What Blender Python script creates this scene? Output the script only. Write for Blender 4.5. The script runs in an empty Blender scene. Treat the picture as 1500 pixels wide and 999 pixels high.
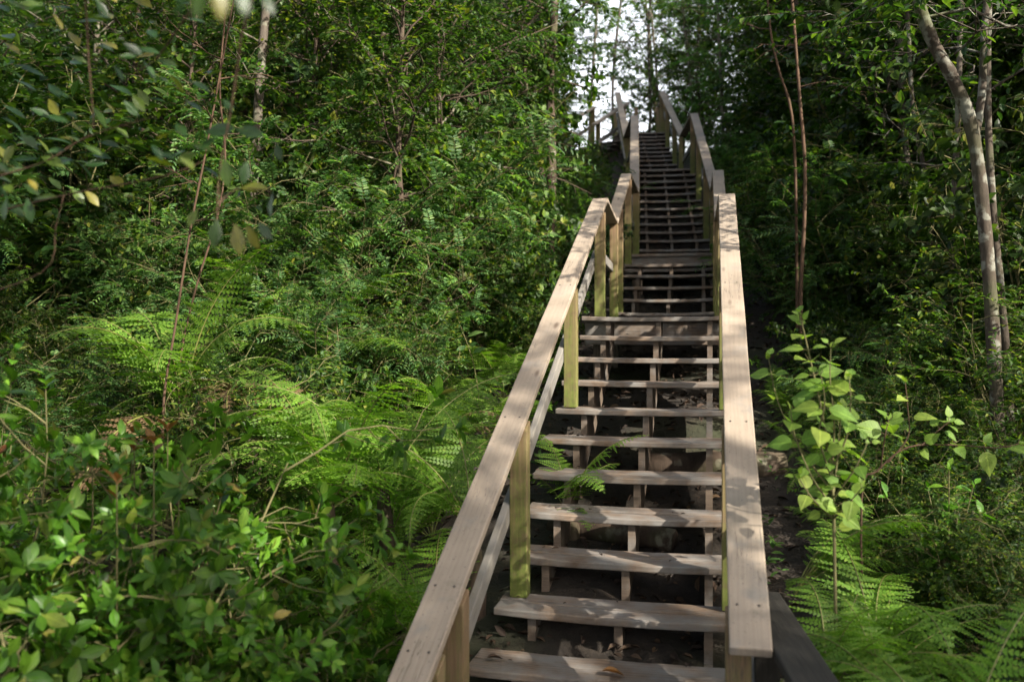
import bpy, bmesh, math, random
import numpy as np
from mathutils import Vector, Matrix

random.seed(7)
SC = bpy.context.scene
COL = SC.collection
R = math.radians

# ------------------------------------------------------------------ camera numbers
EYE = 1.75
F = 1300.0                      # focal length in pixels of the 1500 px wide photograph
YAW = R(12.7)                   # camera looks this far left of the stair's axis (+Y)
VS, VC = math.sin(YAW), math.cos(YAW)

def at(px, py, Y):
    """world point on the sight line of a photo pixel at world depth Y"""
    a = (px - 750) / F; b = (499.5 - py) / F
    dx, dy, dz = -VS + a * VC, VC + a * VS, b
    t = Y / dy
    return Vector((dx * t, Y, EYE + dz * t))

def pix(p):
    zc = -VS * p[0] + VC * p[1]; xc = VC * p[0] + VS * p[1]
    return 750 + F * xc / zc, 499.5 - F * (p[2] - EYE) / zc

# ------------------------------------------------------------------ terrain height
PY = [-60, -30, 0, 3.2, 7.4, 9.8, 11.8, 13, 16.8, 18.1, 22, 26, 40, 160]
PZ = [-1.2, -.4, -.08, -.05, 1.15, 1.5, 2.35, 2.65, 4.35, 4.7, 6.35, 6.8, 7.2, 8.0]
def gz(x, y):
    z = np.interp(y, PY, PZ)
    left = np.clip(-x - 1.6, 0, 12); right = np.clip(x - .6, 0, 14)
    z = z + .10 * left - .07 * right * np.clip(y / 8, 0, 1)
    z = z + .07 * np.sin(x * 1.9 + y * .7) * np.cos(y * 1.3 - x * .6) + .05 * np.sin(x * 4.1 + 1.3) * np.sin(y * 3.7)
    z = z + .35 * np.sin(x * .23 + 2.0) * np.sin(y * .19) * np.clip((np.abs(x + .5) - 3) / 6, 0, 1)
    return z

# ------------------------------------------------------------------ object helpers
def thing(name, label, cat, loc=(0, 0, 0), rotz=0, group=None):
    o = bpy.data.objects.new(name, None); COL.objects.link(o)
    o.empty_display_size = .2
    o.location = loc; o.rotation_euler = (0, 0, rotz)
    tag(o, label, cat, group)
    return o

def tag(o, label=None, cat=None, group=None, kind=None):
    if label: o['label'] = label
    if cat: o['category'] = cat
    if group: o['group'] = group
    if kind: o['kind'] = kind
    return o

def children(o): return [c for c in CH.get(o.name, [])]
CH = {}
def link(name, me, parent=None):
    o = bpy.data.objects.new(name, me); COL.objects.link(o)
    if parent is not None:
        o.parent = parent; CH.setdefault(parent.name, []).append(o)
    return o

def dup(root, loc, rotz=0, scale=1.0, label=None, tilt=(0, 0)):
    r = root.copy(); COL.objects.link(r)
    r.location = loc; r.rotation_euler = (tilt[0], tilt[1], rotz)
    r.scale = (scale,) * 3 if not hasattr(scale, '__len__') else scale
    if label: r['label'] = label
    for ch in children(root):
        c = ch.copy(); COL.objects.link(c); c.parent = r
        CH.setdefault(r.name, []).append(c)
        for g in children(ch):
            d = g.copy(); COL.objects.link(d); d.parent = c
    return r

class MB:
    """numpy quad-mesh collector"""
    def __init__(s): s.V = []; s.Q = []; s.M = []; s.A = []; s.n = 0
    def add(s, V, Q, m=0, A=None):
        V = np.asarray(V, float).reshape(-1, 3); Q = np.asarray(Q, int).reshape(-1, 4)
        s.V.append(V); s.Q.append(Q + s.n); s.M.append(np.full(len(Q), m, int)); s.n += len(V)
        s.A.append(np.zeros((len(V), 3)) if A is None else A)
    def tube(s, pts, rad, k=6, m=0):
        P = np.asarray(pts, float); n = len(P)
        rad = np.full(n, rad, float) if np.isscalar(rad) else np.asarray(rad, float)
        T = np.gradient(P, axis=0); T /= np.linalg.norm(T, axis=1)[:, None] + 1e-9
        ref = np.array([0, 0, 1.0]) if abs(T[0][2]) < .9 else np.array([1.0, 0, 0])
        u = np.cross(T[0], ref); u /= np.linalg.norm(u)
        V = []
        ang = np.linspace(0, 2 * math.pi, k, endpoint=False)
        for i in range(n):
            u = u - T[i] * np.dot(u, T[i]); u /= np.linalg.norm(u) + 1e-9
            w = np.cross(T[i], u)
            V.append(P[i] + rad[i] * (np.cos(ang)[:, None] * u + np.sin(ang)[:, None] * w))
        V = np.vstack(V)
        i, j = np.meshgrid(np.arange(n - 1), np.arange(k), indexing='ij')
        a = i * k + j; b = i * k + (j + 1) % k
        s.add(V, np.stack([a, b, b + k, a + k], -1).reshape(-1, 4), m)
    def mesh(s, name, mats, smooth=True):
        V = np.vstack(s.V); Q = np.vstack(s.Q); M = np.concatenate(s.M)
        me = bpy.data.meshes.new(name)
        me.vertices.add(len(V)); me.vertices.foreach_set('co', V.astype(np.float32).ravel())
        me.loops.add(Q.size); me.loops.foreach_set('vertex_index', Q.astype(np.int32).ravel())
        me.polygons.add(len(Q))
        me.polygons.foreach_set('loop_start', (np.arange(len(Q)) * 4).astype(np.int32))
        me.polygons.foreach_set('material_index', M.astype(np.int32))
        me.polygons.foreach_set('use_smooth', np.full(len(Q), smooth))
        for m in (mats if isinstance(mats, (list, tuple)) else [mats]): me.materials.append(m)
        if any(a.any() for a in s.A):
            at_ = me.attributes.new('leafuv', 'FLOAT_VECTOR', 'POINT'); at_.data.foreach_set('vector', np.vstack(s.A).astype(np.float32).ravel())
        me.update(calc_edges=True); me.validate()
        return me

# ------------------------------------------------------------------ materials
def newmat(name):
    m = bpy.data.materials.new(name); m.use_nodes = True
    nt = m.node_tree; nt.nodes.clear()
    out = nt.nodes.new('ShaderNodeOutputMaterial')
    return m, nt, out
def N(nt, t, **kw):
    n = nt.nodes.new(t)
    for k, v in kw.items():
        if k in n.inputs.keys() if isinstance(k, str) else False: n.inputs[k].default_value = v
        else: setattr(n, k, v)
    return n
def ramp(nt, stops, fac=None, interp='LINEAR'):
    r = nt.nodes.new('ShaderNodeValToRGB'); r.color_ramp.interpolation = interp
    e = r.color_ramp.elements
    while len(e) < len(stops): e.new(.5)
    for i, (p, c) in enumerate(stops):
        e[i].position = p; e[i].color = (c[0], c[1], c[2], 1) if hasattr(c, '__len__') else (c, c, c, 1)
    if fac is not None: nt.links.new(fac, r.inputs[0])
    return r
def mixc(nt, a, b, fac, mode='MIX'):
    n = nt.nodes.new('ShaderNodeMix'); n.data_type = 'RGBA'; n.blend_type = mode
    for sock, v in ((n.inputs[0], fac), (n.inputs[6], a), (n.inputs[7], b)):
        if hasattr(v, 'links') or hasattr(v, 'is_linked'): nt.links.new(v, sock)
        elif hasattr(v, '__len__'): sock.default_value = (v[0], v[1], v[2], 1)
        else: sock.default_value = v
    return n.outputs[2]

def leaf_mat(name, stops, rough=.4, transl=.4, tcol=(1.25, 1.45, .45), spec=.3, var=.35, veins=True, spots=.5):
    m, nt, out = newmat(name); L = nt.links.new
    geo = nt.nodes.new('ShaderNodeNewGeometry'); oi = nt.nodes.new('ShaderNodeObjectInfo')
    r = ramp(nt, stops, geo.outputs['Random Per Island'])
    hsv = nt.nodes.new('ShaderNodeHueSaturation'); L(r.outputs[0], hsv.inputs['Color'])
    mr = N(nt, 'ShaderNodeMapRange'); L(oi.outputs['Random'], mr.inputs[0])
    mr.inputs[3].default_value = 1 - var; mr.inputs[4].default_value = 1 + var
    L(mr.outputs[0], hsv.inputs['Value'])
    tc = nt.nodes.new('ShaderNodeTexCoord')
    no = N(nt, 'ShaderNodeTexNoise'); no.inputs['Scale'].default_value = 38; no.inputs['Detail'].default_value = 3
    L(tc.outputs['Object'], no.inputs['Vector'])
    mr2 = N(nt, 'ShaderNodeMapRange'); L(no.outputs[0], mr2.inputs[0])
    mr2.inputs[1].default_value = .3; mr2.inputs[2].default_value = .7; mr2.inputs[3].default_value = .8; mr2.inputs[4].default_value = 1.15
    col = mixc(nt, hsv.outputs[0], mr2.outputs[0], 1.0, 'MULTIPLY')
    nsp = N(nt, 'ShaderNodeTexNoise'); nsp.inputs['Scale'].default_value = 75; nsp.inputs['Detail'].default_value = 2
    L(tc.outputs['Object'], nsp.inputs['Vector'])
    rsp = ramp(nt, [(.66, 0.0), (.72, spots)], nsp.outputs[0])
    col = mixc(nt, col, (.10, .075, .025), rsp.outputs[0])
    hgt = None
    if veins:
        av = nt.nodes.new('ShaderNodeAttribute'); av.attribute_name = 'leafuv'
        sv = nt.nodes.new('ShaderNodeSeparateXYZ'); L(av.outputs['Vector'], sv.inputs[0])
        ab = nt.nodes.new('ShaderNodeMath'); ab.operation = 'ABSOLUTE'; L(sv.outputs[1], ab.inputs[0])
        rm = ramp(nt, [(.03, .75), (.11, 0.0)], ab.outputs[0])
        ph = nt.nodes.new('ShaderNodeMath'); ph.operation = 'MULTIPLY_ADD'; L(ab.outputs[0], ph.inputs[0]); ph.inputs[1].default_value = -.22; L(sv.outputs[0], ph.inputs[2])
        fr = nt.nodes.new('ShaderNodeMath'); fr.operation = 'PINGPONG'; L(ph.outputs[0], fr.inputs[0]); fr.inputs[1].default_value = .055
        rv = ramp(nt, [(.0, .35), (.016, 0.0)], fr.outputs[0])
        mxv = nt.nodes.new('ShaderNodeMath'); mxv.operation = 'MAXIMUM'; L(rm.outputs[0], mxv.inputs[0]); L(rv.outputs[0], mxv.inputs[1])
        col = mixc(nt, col, mixc(nt, col, (1.7, 1.55, 1.6), 1.0, 'MULTIPLY'), mxv.outputs[0])
        hgt = mxv.outputs[0]
    p = nt.nodes.new('ShaderNodeBsdfPrincipled'); L(col, p.inputs['Base Color'])
    p.inputs['Roughness'].default_value = rough; p.inputs['Specular IOR Level'].default_value = spec
    if hgt is not None:
        bpv = nt.nodes.new('ShaderNodeBump'); bpv.invert = True; bpv.inputs['Strength'].default_value = .5; bpv.inputs['Distance'].default_value = .003
        L(hgt, bpv.inputs['Height']); L(bpv.outputs[0], p.inputs['Normal'])
    t = nt.nodes.new('ShaderNodeBsdfTranslucent')
    L(mixc(nt, col, (tcol[0], tcol[1], tcol[2]), 1.0, 'MULTIPLY'), t.inputs[0])
    mx = nt.nodes.new('ShaderNodeMixShader'); mx.inputs[0].default_value = transl
    L(p.outputs[0], mx.inputs[1]); L(t.outputs[0], mx.inputs[2]); L(mx.outputs[0], out.inputs[0])
    return m

def wood_mat(name, c1, c2, c3, rough=.75, algae=0.0, grain=1.0, grey=0.0, bump=.25):
    m, nt, out = newmat(name); L = nt.links.new
    tc = nt.nodes.new('ShaderNodeTexCoord'); oi = nt.nodes.new('ShaderNodeObjectInfo')
    off = nt.nodes.new('ShaderNodeVectorMath'); off.operation = 'SCALE'
    comb = nt.nodes.new('ShaderNodeCombineXYZ')
    for i in range(3): L(oi.outputs['Random'], comb.inputs[i])
    L(comb.outputs[0], off.inputs[0]); off.inputs['Scale'].default_value = 37.0
    add = nt.nodes.new('ShaderNodeVectorMath'); L(tc.outputs['Object'], add.inputs[0]); L(off.outputs[0], add.inputs[1])
    mp = nt.nodes.new('ShaderNodeMapping'); L(add.outputs[0], mp.inputs[0]); mp.inputs['Scale'].default_value = (1.6, 26, 26)
    # slow waviness so that the growth rings arch like sawn boards
    wob = N(nt, 'ShaderNodeTexNoise'); wob.inputs['Scale'].default_value = 2.2; L(add.outputs[0], wob.inputs['Vector'])
    mw = nt.nodes.new('ShaderNodeMapping'); L(add.outputs[0], mw.inputs[0]); mw.inputs['Scale'].default_value = (.55, 9, 9)
    wv = nt.nodes.new('ShaderNodeTexWave'); wv.wave_type = 'BANDS'; wv.bands_direction = 'Y'
    wv.inputs['Scale'].default_value = 1.3; wv.inputs['Distortion'].default_value = 9; wv.inputs['Detail'].default_value = 2; wv.inputs['Detail Scale'].default_value = .8
    L(mw.outputs[0], wv.inputs['Vector'])
    fib = N(nt, 'ShaderNodeTexNoise'); fib.inputs['Scale'].default_value = 4; fib.inputs['Detail'].default_value = 6; fib.inputs['Roughness'].default_value = .7
    L(mp.outputs[0], fib.inputs['Vector'])
    r1 = ramp(nt, [(.3, c1), (.7, c2)], fib.outputs[0])
    rw = ramp(nt, [(.35, 0.0), (.9, .6 * grain)], wv.outputs[0])
    col = mixc(nt, r1.outputs[0], c3, rw.outputs[0])
    # blotches of weathering
    bl = N(nt, 'ShaderNodeTexNoise'); bl.inputs['Scale'].default_value = 3.1; bl.inputs['Detail'].default_value = 5
    L(add.outputs[0], bl.inputs['Vector'])
    rb = ramp(nt, [(.35, .78), (.7, 1.12)], bl.outputs[0])
    col = mixc(nt, col, rb.outputs[0], 1.0, 'MULTIPLY')
    # knots
    vk = nt.nodes.new('ShaderNodeTexVoronoi'); vk.inputs['Scale'].default_value = 1.0; vk.inputs['Randomness'].default_value = 1
    mk = nt.nodes.new('ShaderNodeMapping'); L(add.outputs[0], mk.inputs[0]); mk.inputs['Scale'].default_value = (2.1, 7, 7)
    L(mk.outputs[0], vk.inputs['Vector'])
    rk = ramp(nt, [(.05, .8), (.13, 0.0)], vk.outputs['Distance'])
    col = mixc(nt, col, (c3[0] * .35, c3[1] * .3, c3[2] * .28), rk.outputs[0])
    # specks of dirt and lichen
    sp = N(nt, 'ShaderNodeTexNoise'); sp.inputs['Scale'].default_value = 90; sp.inputs['Detail'].default_value = 2
    L(add.outputs[0], sp.inputs['Vector'])
    rs = ramp(nt, [(.66, 0.0), (.74, .55)], sp.outputs[0])
    col = mixc(nt, col, (.06, .055, .045), rs.outputs[0])
    cm = nt.nodes.new('ShaderNodeMapping'); L(add.outputs[0], cm.inputs[0]); cm.inputs['Scale'].default_value = (.9, 24, 24)
    ck = N(nt, 'ShaderNodeTexNoise'); ck.inputs['Scale'].default_value = 2.2; ck.inputs['Detail'].default_value = 3; L(cm.outputs[0], ck.inputs['Vector'])
    rc = ramp(nt, [(.485, 0.0), (.5, .8), (.515, 0.0)], ck.outputs[0])
    cn = N(nt, 'ShaderNodeTexNoise'); cn.inputs['Scale'].default_value = 2.6; L(add.outputs[0], cn.inputs['Vector'])
    rcm = ramp(nt, [(.52, 0.0), (.62, 1.0)], cn.outputs[0])
    mck = nt.nodes.new('ShaderNodeMath'); mck.operation = 'MULTIPLY'; L(rc.outputs[0], mck.inputs[0]); L(rcm.outputs[0], mck.inputs[1])
    col = mixc(nt, col, (.05, .04, .032), mck.outputs[0])
    st = N(nt, 'ShaderNodeTexNoise'); st.inputs['Scale'].default_value = 7; st.inputs['Detail'].default_value = 6; st.inputs['Roughness'].default_value = .7; L(add.outputs[0], st.inputs['Vector'])
    rst = ramp(nt, [(.58, 0.0), (.72, .45)], st.outputs[0])
    col = mixc(nt, col, (.085, .08, .055), rst.outputs[0])
    if grey:
        gn = N(nt, 'ShaderNodeTexNoise'); gn.inputs['Scale'].default_value = 5; gn.inputs['Detail'].default_value = 6; gn.inputs['Roughness'].default_value = .65
        L(add.outputs[0], gn.inputs['Vector'])
        rg = ramp(nt, [(.62 - grey * .35, 0.0), (.85 - grey * .3, .85)], gn.outputs[0])
        col = mixc(nt, col, (.165, .16, .15), rg.outputs[0])
    if algae:
        sx = nt.nodes.new('ShaderNodeSeparateXYZ'); L(tc.outputs['Object'], sx.inputs[0])
        an = N(nt, 'ShaderNodeTexNoise'); an.inputs['Scale'].default_value = 6; an.inputs['Detail'].default_value = 7; an.inputs['Roughness'].default_value = .7
        L(mp.outputs[0], an.inputs['Vector']); an.inputs['Scale'].default_value = 1.2
        ma = nt.nodes.new('ShaderNodeMath'); ma.operation = 'MULTIPLY_ADD'; L(an.outputs[0], ma.inputs[0]); ma.inputs[1].default_value = .9
        mh = nt.nodes.new('ShaderNodeMath'); mh.operation = 'MULTIPLY'; L(sx.outputs[0], mh.inputs[0]); mh.inputs[1].default_value = .45; L(mh.outputs[0], ma.inputs[2])
        ra = ramp(nt, [(.46, .92), (.9, .06)], ma.outputs[0])
        g2 = N(nt, 'ShaderNodeTexNoise'); g2.inputs['Scale'].default_value = 16; g2.inputs['Detail'].default_value = 6; g2.inputs['Roughness'].default_value = .75
        L(add.outputs[0], g2.inputs['Vector'])
        rg2 = ramp(nt, [(.38, (.035, .065, .008)), (.52, (.075, .125, .012)), (.68, (.125, .135, .035))], g2.outputs[0])
        rg3 = ramp(nt, [(.30, .6), (.5, 1.0)], g2.outputs[0])
        ma3 = nt.nodes.new('ShaderNodeMath'); ma3.operation = 'MULTIPLY'; L(ra.outputs[0], ma3.inputs[0]); L(rg3.outputs[0], ma3.inputs[1])
        col = mixc(nt, col, mixc(nt, rg2.outputs[0], r1.outputs[0], .15), ma3.outputs[0])
    p = nt.nodes.new('ShaderNodeBsdfPrincipled'); L(col, p.inputs['Base Color']); p.inputs['Roughness'].default_value = rough
    p.inputs['Specular IOR Level'].default_value = .25
    bp = nt.nodes.new('ShaderNodeBump'); bp.inputs['Strength'].default_value = bump; bp.inputs['Distance'].default_value = .004
    L(fib.outputs[0], bp.inputs['Height']); L(bp.outputs[0], p.inputs['Normal'])
    L(p.outputs[0], out.inputs[0])
    return m

def bark_mat(name, c1, c2, patch=None, pamt=.5, scale=9):
    m, nt, out = newmat(name); L = nt.links.new
    tc = nt.nodes.new('ShaderNodeTexCoord')
    mp = nt.nodes.new('ShaderNodeMapping'); L(tc.outputs['Object'], mp.inputs[0]); mp.inputs['Scale'].default_value = (2.2, 2.2, .8)
    n1 = N(nt, 'ShaderNodeTexNoise'); n1.inputs['Scale'].default_value = scale; n1.inputs['Detail'].default_value = 7; n1.inputs['Roughness'].default_value = .65
    L(mp.outputs[0], n1.inputs['Vector'])
    r = ramp(nt, [(.3, c1), (.7, c2)], n1.outputs[0]); col = r.outputs[0]
    if patch:
        n2 = N(nt, 'ShaderNodeTexNoise'); n2.inputs['Scale'].default_value = scale * .9; n2.inputs['Detail'].default_value = 4
        L(tc.outputs['Object'], n2.inputs['Vector'])
        r2 = ramp(nt, [(.62 - pamt * .2, 0.0), (.70 - pamt * .2, .9)], n2.outputs[0])
        col = mixc(nt, col, patch, r2.outputs[0])
        n3 = N(nt, 'ShaderNodeTexNoise'); n3.inputs['Scale'].default_value = 2.3
        L(tc.outputs['Object'], n3.inputs['Vector'])
        r3 = ramp(nt, [(.52, 0.0), (.72, .6)], n3.outputs[0])
        col = mixc(nt, col, (.07, .085, .035), r3.outputs[0])
    p = nt.nodes.new('ShaderNodeBsdfPrincipled'); L(col, p.inputs['Base Color']); p.inputs['Roughness'].default_value = .85
    p.inputs['Specular IOR Level'].default_value = .2
    bp = nt.nodes.new('ShaderNodeBump'); bp.inputs['Strength'].default_value = .6; bp.inputs['Distance'].default_value = .012
    L(n1.outputs[0], bp.inputs['Height']); L(bp.outputs[0], p.inputs['Normal'])
    L(p.outputs[0], out.inputs[0])
    return m

M_cap = wood_mat('rail cap timber', (.255, .210, .162), (.295, .245, .192), (.225, .178, .132), rough=.6, grain=.5, grey=.2, bump=.15)
M_post = wood_mat('post timber with green algae', (.15, .095, .055), (.22, .145, .088), (.11, .062, .036), algae=1.05, grain=.6)
M_tread = wood_mat('worn tread timber', (.115, .078, .052), (.215, .155, .108), (.07, .046, .032), grain=.9, grey=.75, bump=.5)
M_mid = wood_mat('weathered rail timber', (.16, .145, .12), (.24, .22, .18), (.12, .105, .085), grain=.6, grey=.9, bump=.4)
M_str = wood_mat('stringer timber', (.09, .065, .048), (.15, .115, .085), (.06, .045, .032), grain=.8, grey=.4)
M_old = wood_mat('old dark timber', (.014, .013, .011), (.03, .027, .022), (.010, .009, .008), grain=.6, grey=0, bump=.6)
M_screw, _nt, _o = newmat('rusty screw'); _p = _nt.nodes.new('ShaderNodeBsdfPrincipled'); _p.inputs['Base Color'].default_value = (.035, .025, .02, 1); _nt.links.new(_p.outputs[0], _o.inputs[0])

M_leaf_tree = leaf_mat('small forest leaves', [(0, (.018, .044, .009)), (.5, (.036, .080, .014)), (.86, (.075, .135, .02)), (1, (.18, .19, .028))], rough=.4, transl=.48)
M_leaf_deep = leaf_mat('dark forest leaves', [(0, (.010, .028, .007)), (.6, (.021, .050, .010)), (1, (.075, .12, .016))], rough=.36, transl=.45)
M_leaf_light = leaf_mat('pale compound leaves', [(0, (.034, .092, .026)), (.6, (.068, .15, .042)), (1, (.13, .21, .055))], rough=.45, transl=.45)
M_leaf_gloss = leaf_mat('glossy shrub leaves', [(0, (.028, .082, .007)), (.55, (.054, .14, .011)), (.90, (.10, .19, .018)), (.98, (.14, .18, .03)), (1, (.17, .13, .03))], rough=.33, transl=.4, spec=.3)
M_leaf_red = leaf_mat('young red leaves', [(0, (.16, .06, .025)), (.6, (.20, .10, .03)), (1, (.12, .13, .03))], rough=.3, transl=.4, tcol=(1.3, 1, .5))
M_leaf_broad = leaf_mat('broad soft leaves', [(0, (.10, .19, .03)), (.6, (.15, .24, .04)), (1, (.22, .29, .05))], rough=.5, transl=.45, var=.1)
M_leaf_big = leaf_mat('large hanging leaves', [(0, (.018, .052, .013)), (.55, (.036, .09, .02)), (.8, (.10, .16, .022)), (1, (.24, .20, .025))], rough=.33, transl=.4, spec=.5)
M_fern = leaf_mat('fern fronds', [(0, (.085, .175, .02)), (.7, (.12, .235, .028)), (1, (.18, .27, .04))], rough=.5, transl=.5, var=.25, veins=False)
M_fern_dead = leaf_mat('withered fern fronds', [(0, (.075, .048, .022)), (1, (.14, .092, .045))], rough=.8, transl=.3, tcol=(1, .9, .7), veins=False)
M_litter = leaf_mat('fallen leaves', [(0, (.02, .013, .009)), (.6, (.045, .028, .018)), (.92, (.08, .05, .03)), (1, (.17, .11, .06))], rough=.75, transl=.1, tcol=(1, 1, 1))
M_cover = leaf_mat('seedlings', [(0, (.03, .07, .018)), (1, (.07, .14, .03))], rough=.4, transl=.35)
M_rachis, _nt, _o = newmat('fern stalk'); _p = _nt.nodes.new('ShaderNodeBsdfPrincipled'); _p.inputs['Base Color'].default_value = (.12, .13, .03, 1); _p.inputs['Roughness'].default_value = .5; _nt.links.new(_p.outputs[0], _o.inputs[0])
M_bark = bark_mat('brown bark', (.035, .025, .018), (.085, .062, .045), (.17, .16, .12), .2)
M_bark_red = bark_mat('reddish stem bark', (.045, .028, .018), (.105, .064, .04))
M_bark_lichen = bark_mat('mottled lichen bark', (.028, .022, .016), (.075, .06, .045), (.17, .17, .14), .5, 14)
M_bark_grey = bark_mat('grey bark', (.055, .046, .036), (.12, .10, .08), (.16, .16, .12), .4)
M_stem = bark_mat('green stems', (.07, .075, .03), (.14, .12, .055))

# ground: dark forest soil
M_soil, nt, out = newmat('forest soil')
tc = nt.nodes.new('ShaderNodeTexCoord')
n1 = N(nt, 'ShaderNodeTexNoise'); n1.inputs['Scale'].default_value = 7; n1.inputs['Detail'].default_value = 9; n1.inputs['Roughness'].default_value = .7
nt.links.new(tc.outputs['Object'], n1.inputs['Vector'])
r1 = ramp(nt, [(.3, (.009, .007, .005)), (.55, (.024, .017, .011)), (.75, (.05, .035, .022))], n1.outputs[0])
n2 = N(nt, 'ShaderNodeTexNoise'); n2.inputs['Scale'].default_value = .7; n2.inputs['Detail'].default_value = 5
nt.links.new(tc.outputs['Object'], n2.inputs['Vector'])
r2 = ramp(nt, [(.5, 0.0), (.68, .6)], n2.outputs[0])
cs = mixc(nt, r1.outputs[0], (.035, .05, .015), r2.outputs[0])
p = nt.nodes.new('ShaderNodeBsdfPrincipled'); nt.links.new(cs, p.inputs['Base Color']); p.inputs['Roughness'].default_value = .95
bp = nt.nodes.new('ShaderNodeBump'); bp.inputs['Distance'].default_value = .05; nt.links.new(n1.outputs[0], bp.inputs['Height']); nt.links.new(bp.outputs[0], p.inputs['Normal'])
nt.links.new(p.outputs[0], out.inputs[0])

# ------------------------------------------------------------------ the ground sheet
xs = np.concatenate([np.linspace(-160, -16, 25), np.arange(-15, 15.01, .25), np.linspace(16, 160, 25)])
ys = np.concatenate([np.linspace(-80, -6, 14), np.arange(-5, 30.01, .25), np.linspace(31, 180, 26)])
X, Y = np.meshgrid(xs, ys)
mb = MB()
nx, ny = len(xs), len(ys)
i, j = np.meshgrid(np.arange(ny - 1), np.arange(nx - 1), indexing='ij')
a = i * nx + j
mb.add(np.stack([X, Y, gz(X, Y)], -1), np.stack([a, a + 1, a + nx + 1, a + nx], -1))
tag(link('ground', mb.mesh('ground', M_soil)), kind='structure')

# ------------------------------------------------------------------ boards
def board(name, p0, p1, w, h, mat, parent=None, side=None, bev=.004, planks=1, warp=.0, screws=None, rnd=None, jit=.0012):
    """a sawn board from p0 to p1 (centre line); w across, h thick. Its own local X runs along the grain."""
    p0 = Vector(p0); p1 = Vector(p1); L = (p1 - p0).length
    ex = (p1 - p0).normalized()
    if side is None: side = Vector((0, 0, 1)).cross(ex) if abs(ex.z) < .95 else Vector((-1, 0, 0)).cross(ex).cross(ex) * -1
    ey = Vector(side); ey = (ey - ex * ey.dot(ex)).normalized(); ez = ex.cross(ey)
    bm = bmesh.new()
    rr = random.Random(rnd if rnd is not None else hash((round(p0.x, 3), round(p0.y, 3), round(p1.z, 3))) & 0xffff)
    gap = .007; pw = (w - gap * (planks - 1)) / planks
    nseg = max(1, int(L / (.25 if jit < .002 else .09)))
    for q in range(planks):
        y0 = -w / 2 + q * (pw + gap); y1 = y0 + pw
        dz = rr.uniform(-.003, .003) if planks > 1 else 0
        e0 = rr.uniform(-.008, .008) if planks > 1 else 0; e1 = rr.uniform(-.008, .008) if planks > 1 else 0
        rows = []
        bow = rr.uniform(.3, 1) * warp
        for s in range(nseg + 1):
            t = s / nseg; x = L * t + (e0 if s == 0 else 0) + (e1 if s == nseg else 0)
            jz = -bow * 4 * t * (1 - t) + dz
            jy = rr.uniform(-jit, jit) if 0 < s < nseg else 0
            rows.append([bm.verts.new((x, yy + jy, zz + jz + (rr.uniform(-jit, jit) * .6 if jit > .002 and zz > 0 else 0))) for yy, zz in ((y0, -h / 2), (y1, -h / 2), (y1, h / 2), (y0, h / 2))])
        for s in range(nseg):
            for k in range(4):
                bm.faces.new((rows[s][k], rows[s + 1][k], rows[s + 1][(k + 1) % 4], rows[s][(k + 1) % 4]))
        bm.faces.new(rows[0]); bm.faces.new(rows[-1][::-1])
    bmesh.ops.recalc_face_normals(bm, faces=bm.faces)
    if bev:
        ed = [e for e in bm.edges if len(e.link_faces) == 2 and e.calc_face_angle(0) > R(40)]
        bmesh.ops.bevel(bm, geom=ed, offset=bev, segments=2, affect='EDGES', profile=.5)
    for (u, v) in (screws or []):
        r = bmesh.ops.create_cone(bm, cap_ends=True, segments=10, radius1=.0055, radius2=.0055, depth=.002,
                                  matrix=Matrix.Translation((u * L if u <= 1 else u, v, h / 2 + .0004)))
        for f in {f for vv in r['verts'] for f in vv.link_faces}: f.material_index = 1
    me = bpy.data.meshes.new(name); bm.to_mesh(me); bm.free()
    me.materials.append(mat); me.materials.append(M_screw)
    o = link(name, me, parent)
    o.matrix_local = Matrix(((ex.x, ey.x, ez.x, p0.x), (ex.y, ey.y, ez.y, p0.y), (ex.z, ey.z, ez.z, p0.z), (0, 0, 0, 1)))
    return o

def post(x, y, z0, z1, parent, mat=None, w=.089, slope=0.0):
    o = board('post', (x, y, z0), (x, y, z1), w, w, mat or M_post, parent, side=(1, 0, 0), bev=.005)
    if slope:                      # top sawn to the pitch of the rail it carries
        for v in o.data.vertices:
            if v.co.x > z1 - z0 - .03: v.co.x += slope * v.co.z
    return o

def stringer(x, n, run, rise, parent, thick=.04, down=.27, first=-1):
    """sawtooth stringer cut out under the treads (tread k: nosing y = k*run, top z = k*rise)"""
    pts = []
    tk = .036
    for k in range(n):
        y = k * run + .035; z = k * rise - tk
        pts += [(y, z - rise), (y, z)]
    pts.append((n * run - .02, (n - 1) * rise - tk))
    s = rise / run
    pts.append((n * run - .02, (n - 1) * rise - tk - down * 1.05))
    pts.append((.035 + .12, -rise - tk - .04))
    bm = bmesh.new()
    lo = [bm.verts.new((x - thick / 2, y, z)) for y, z in pts]
    hi = [bm.verts.new((x + thick / 2, y, z)) for y, z in pts]
    bm.faces.new(lo); bm.faces.new(hi[::-1])
    for q in range(len(pts)):
        bm.faces.new((lo[q], hi[q], hi[(q + 1) % len(pts)], lo[(q + 1) % len(pts)]))
    bmesh.ops.recalc_face_normals(bm, faces=bm.faces)
    bmesh.ops.triangulate(bm, faces=[f for f in bm.faces if len(f.verts) > 4])
    me = bpy.data.meshes.new('stringer'); bm.to_mesh(me); bm.free(); me.materials.append(M_str)
    return link('stringer', me, parent)

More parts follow.
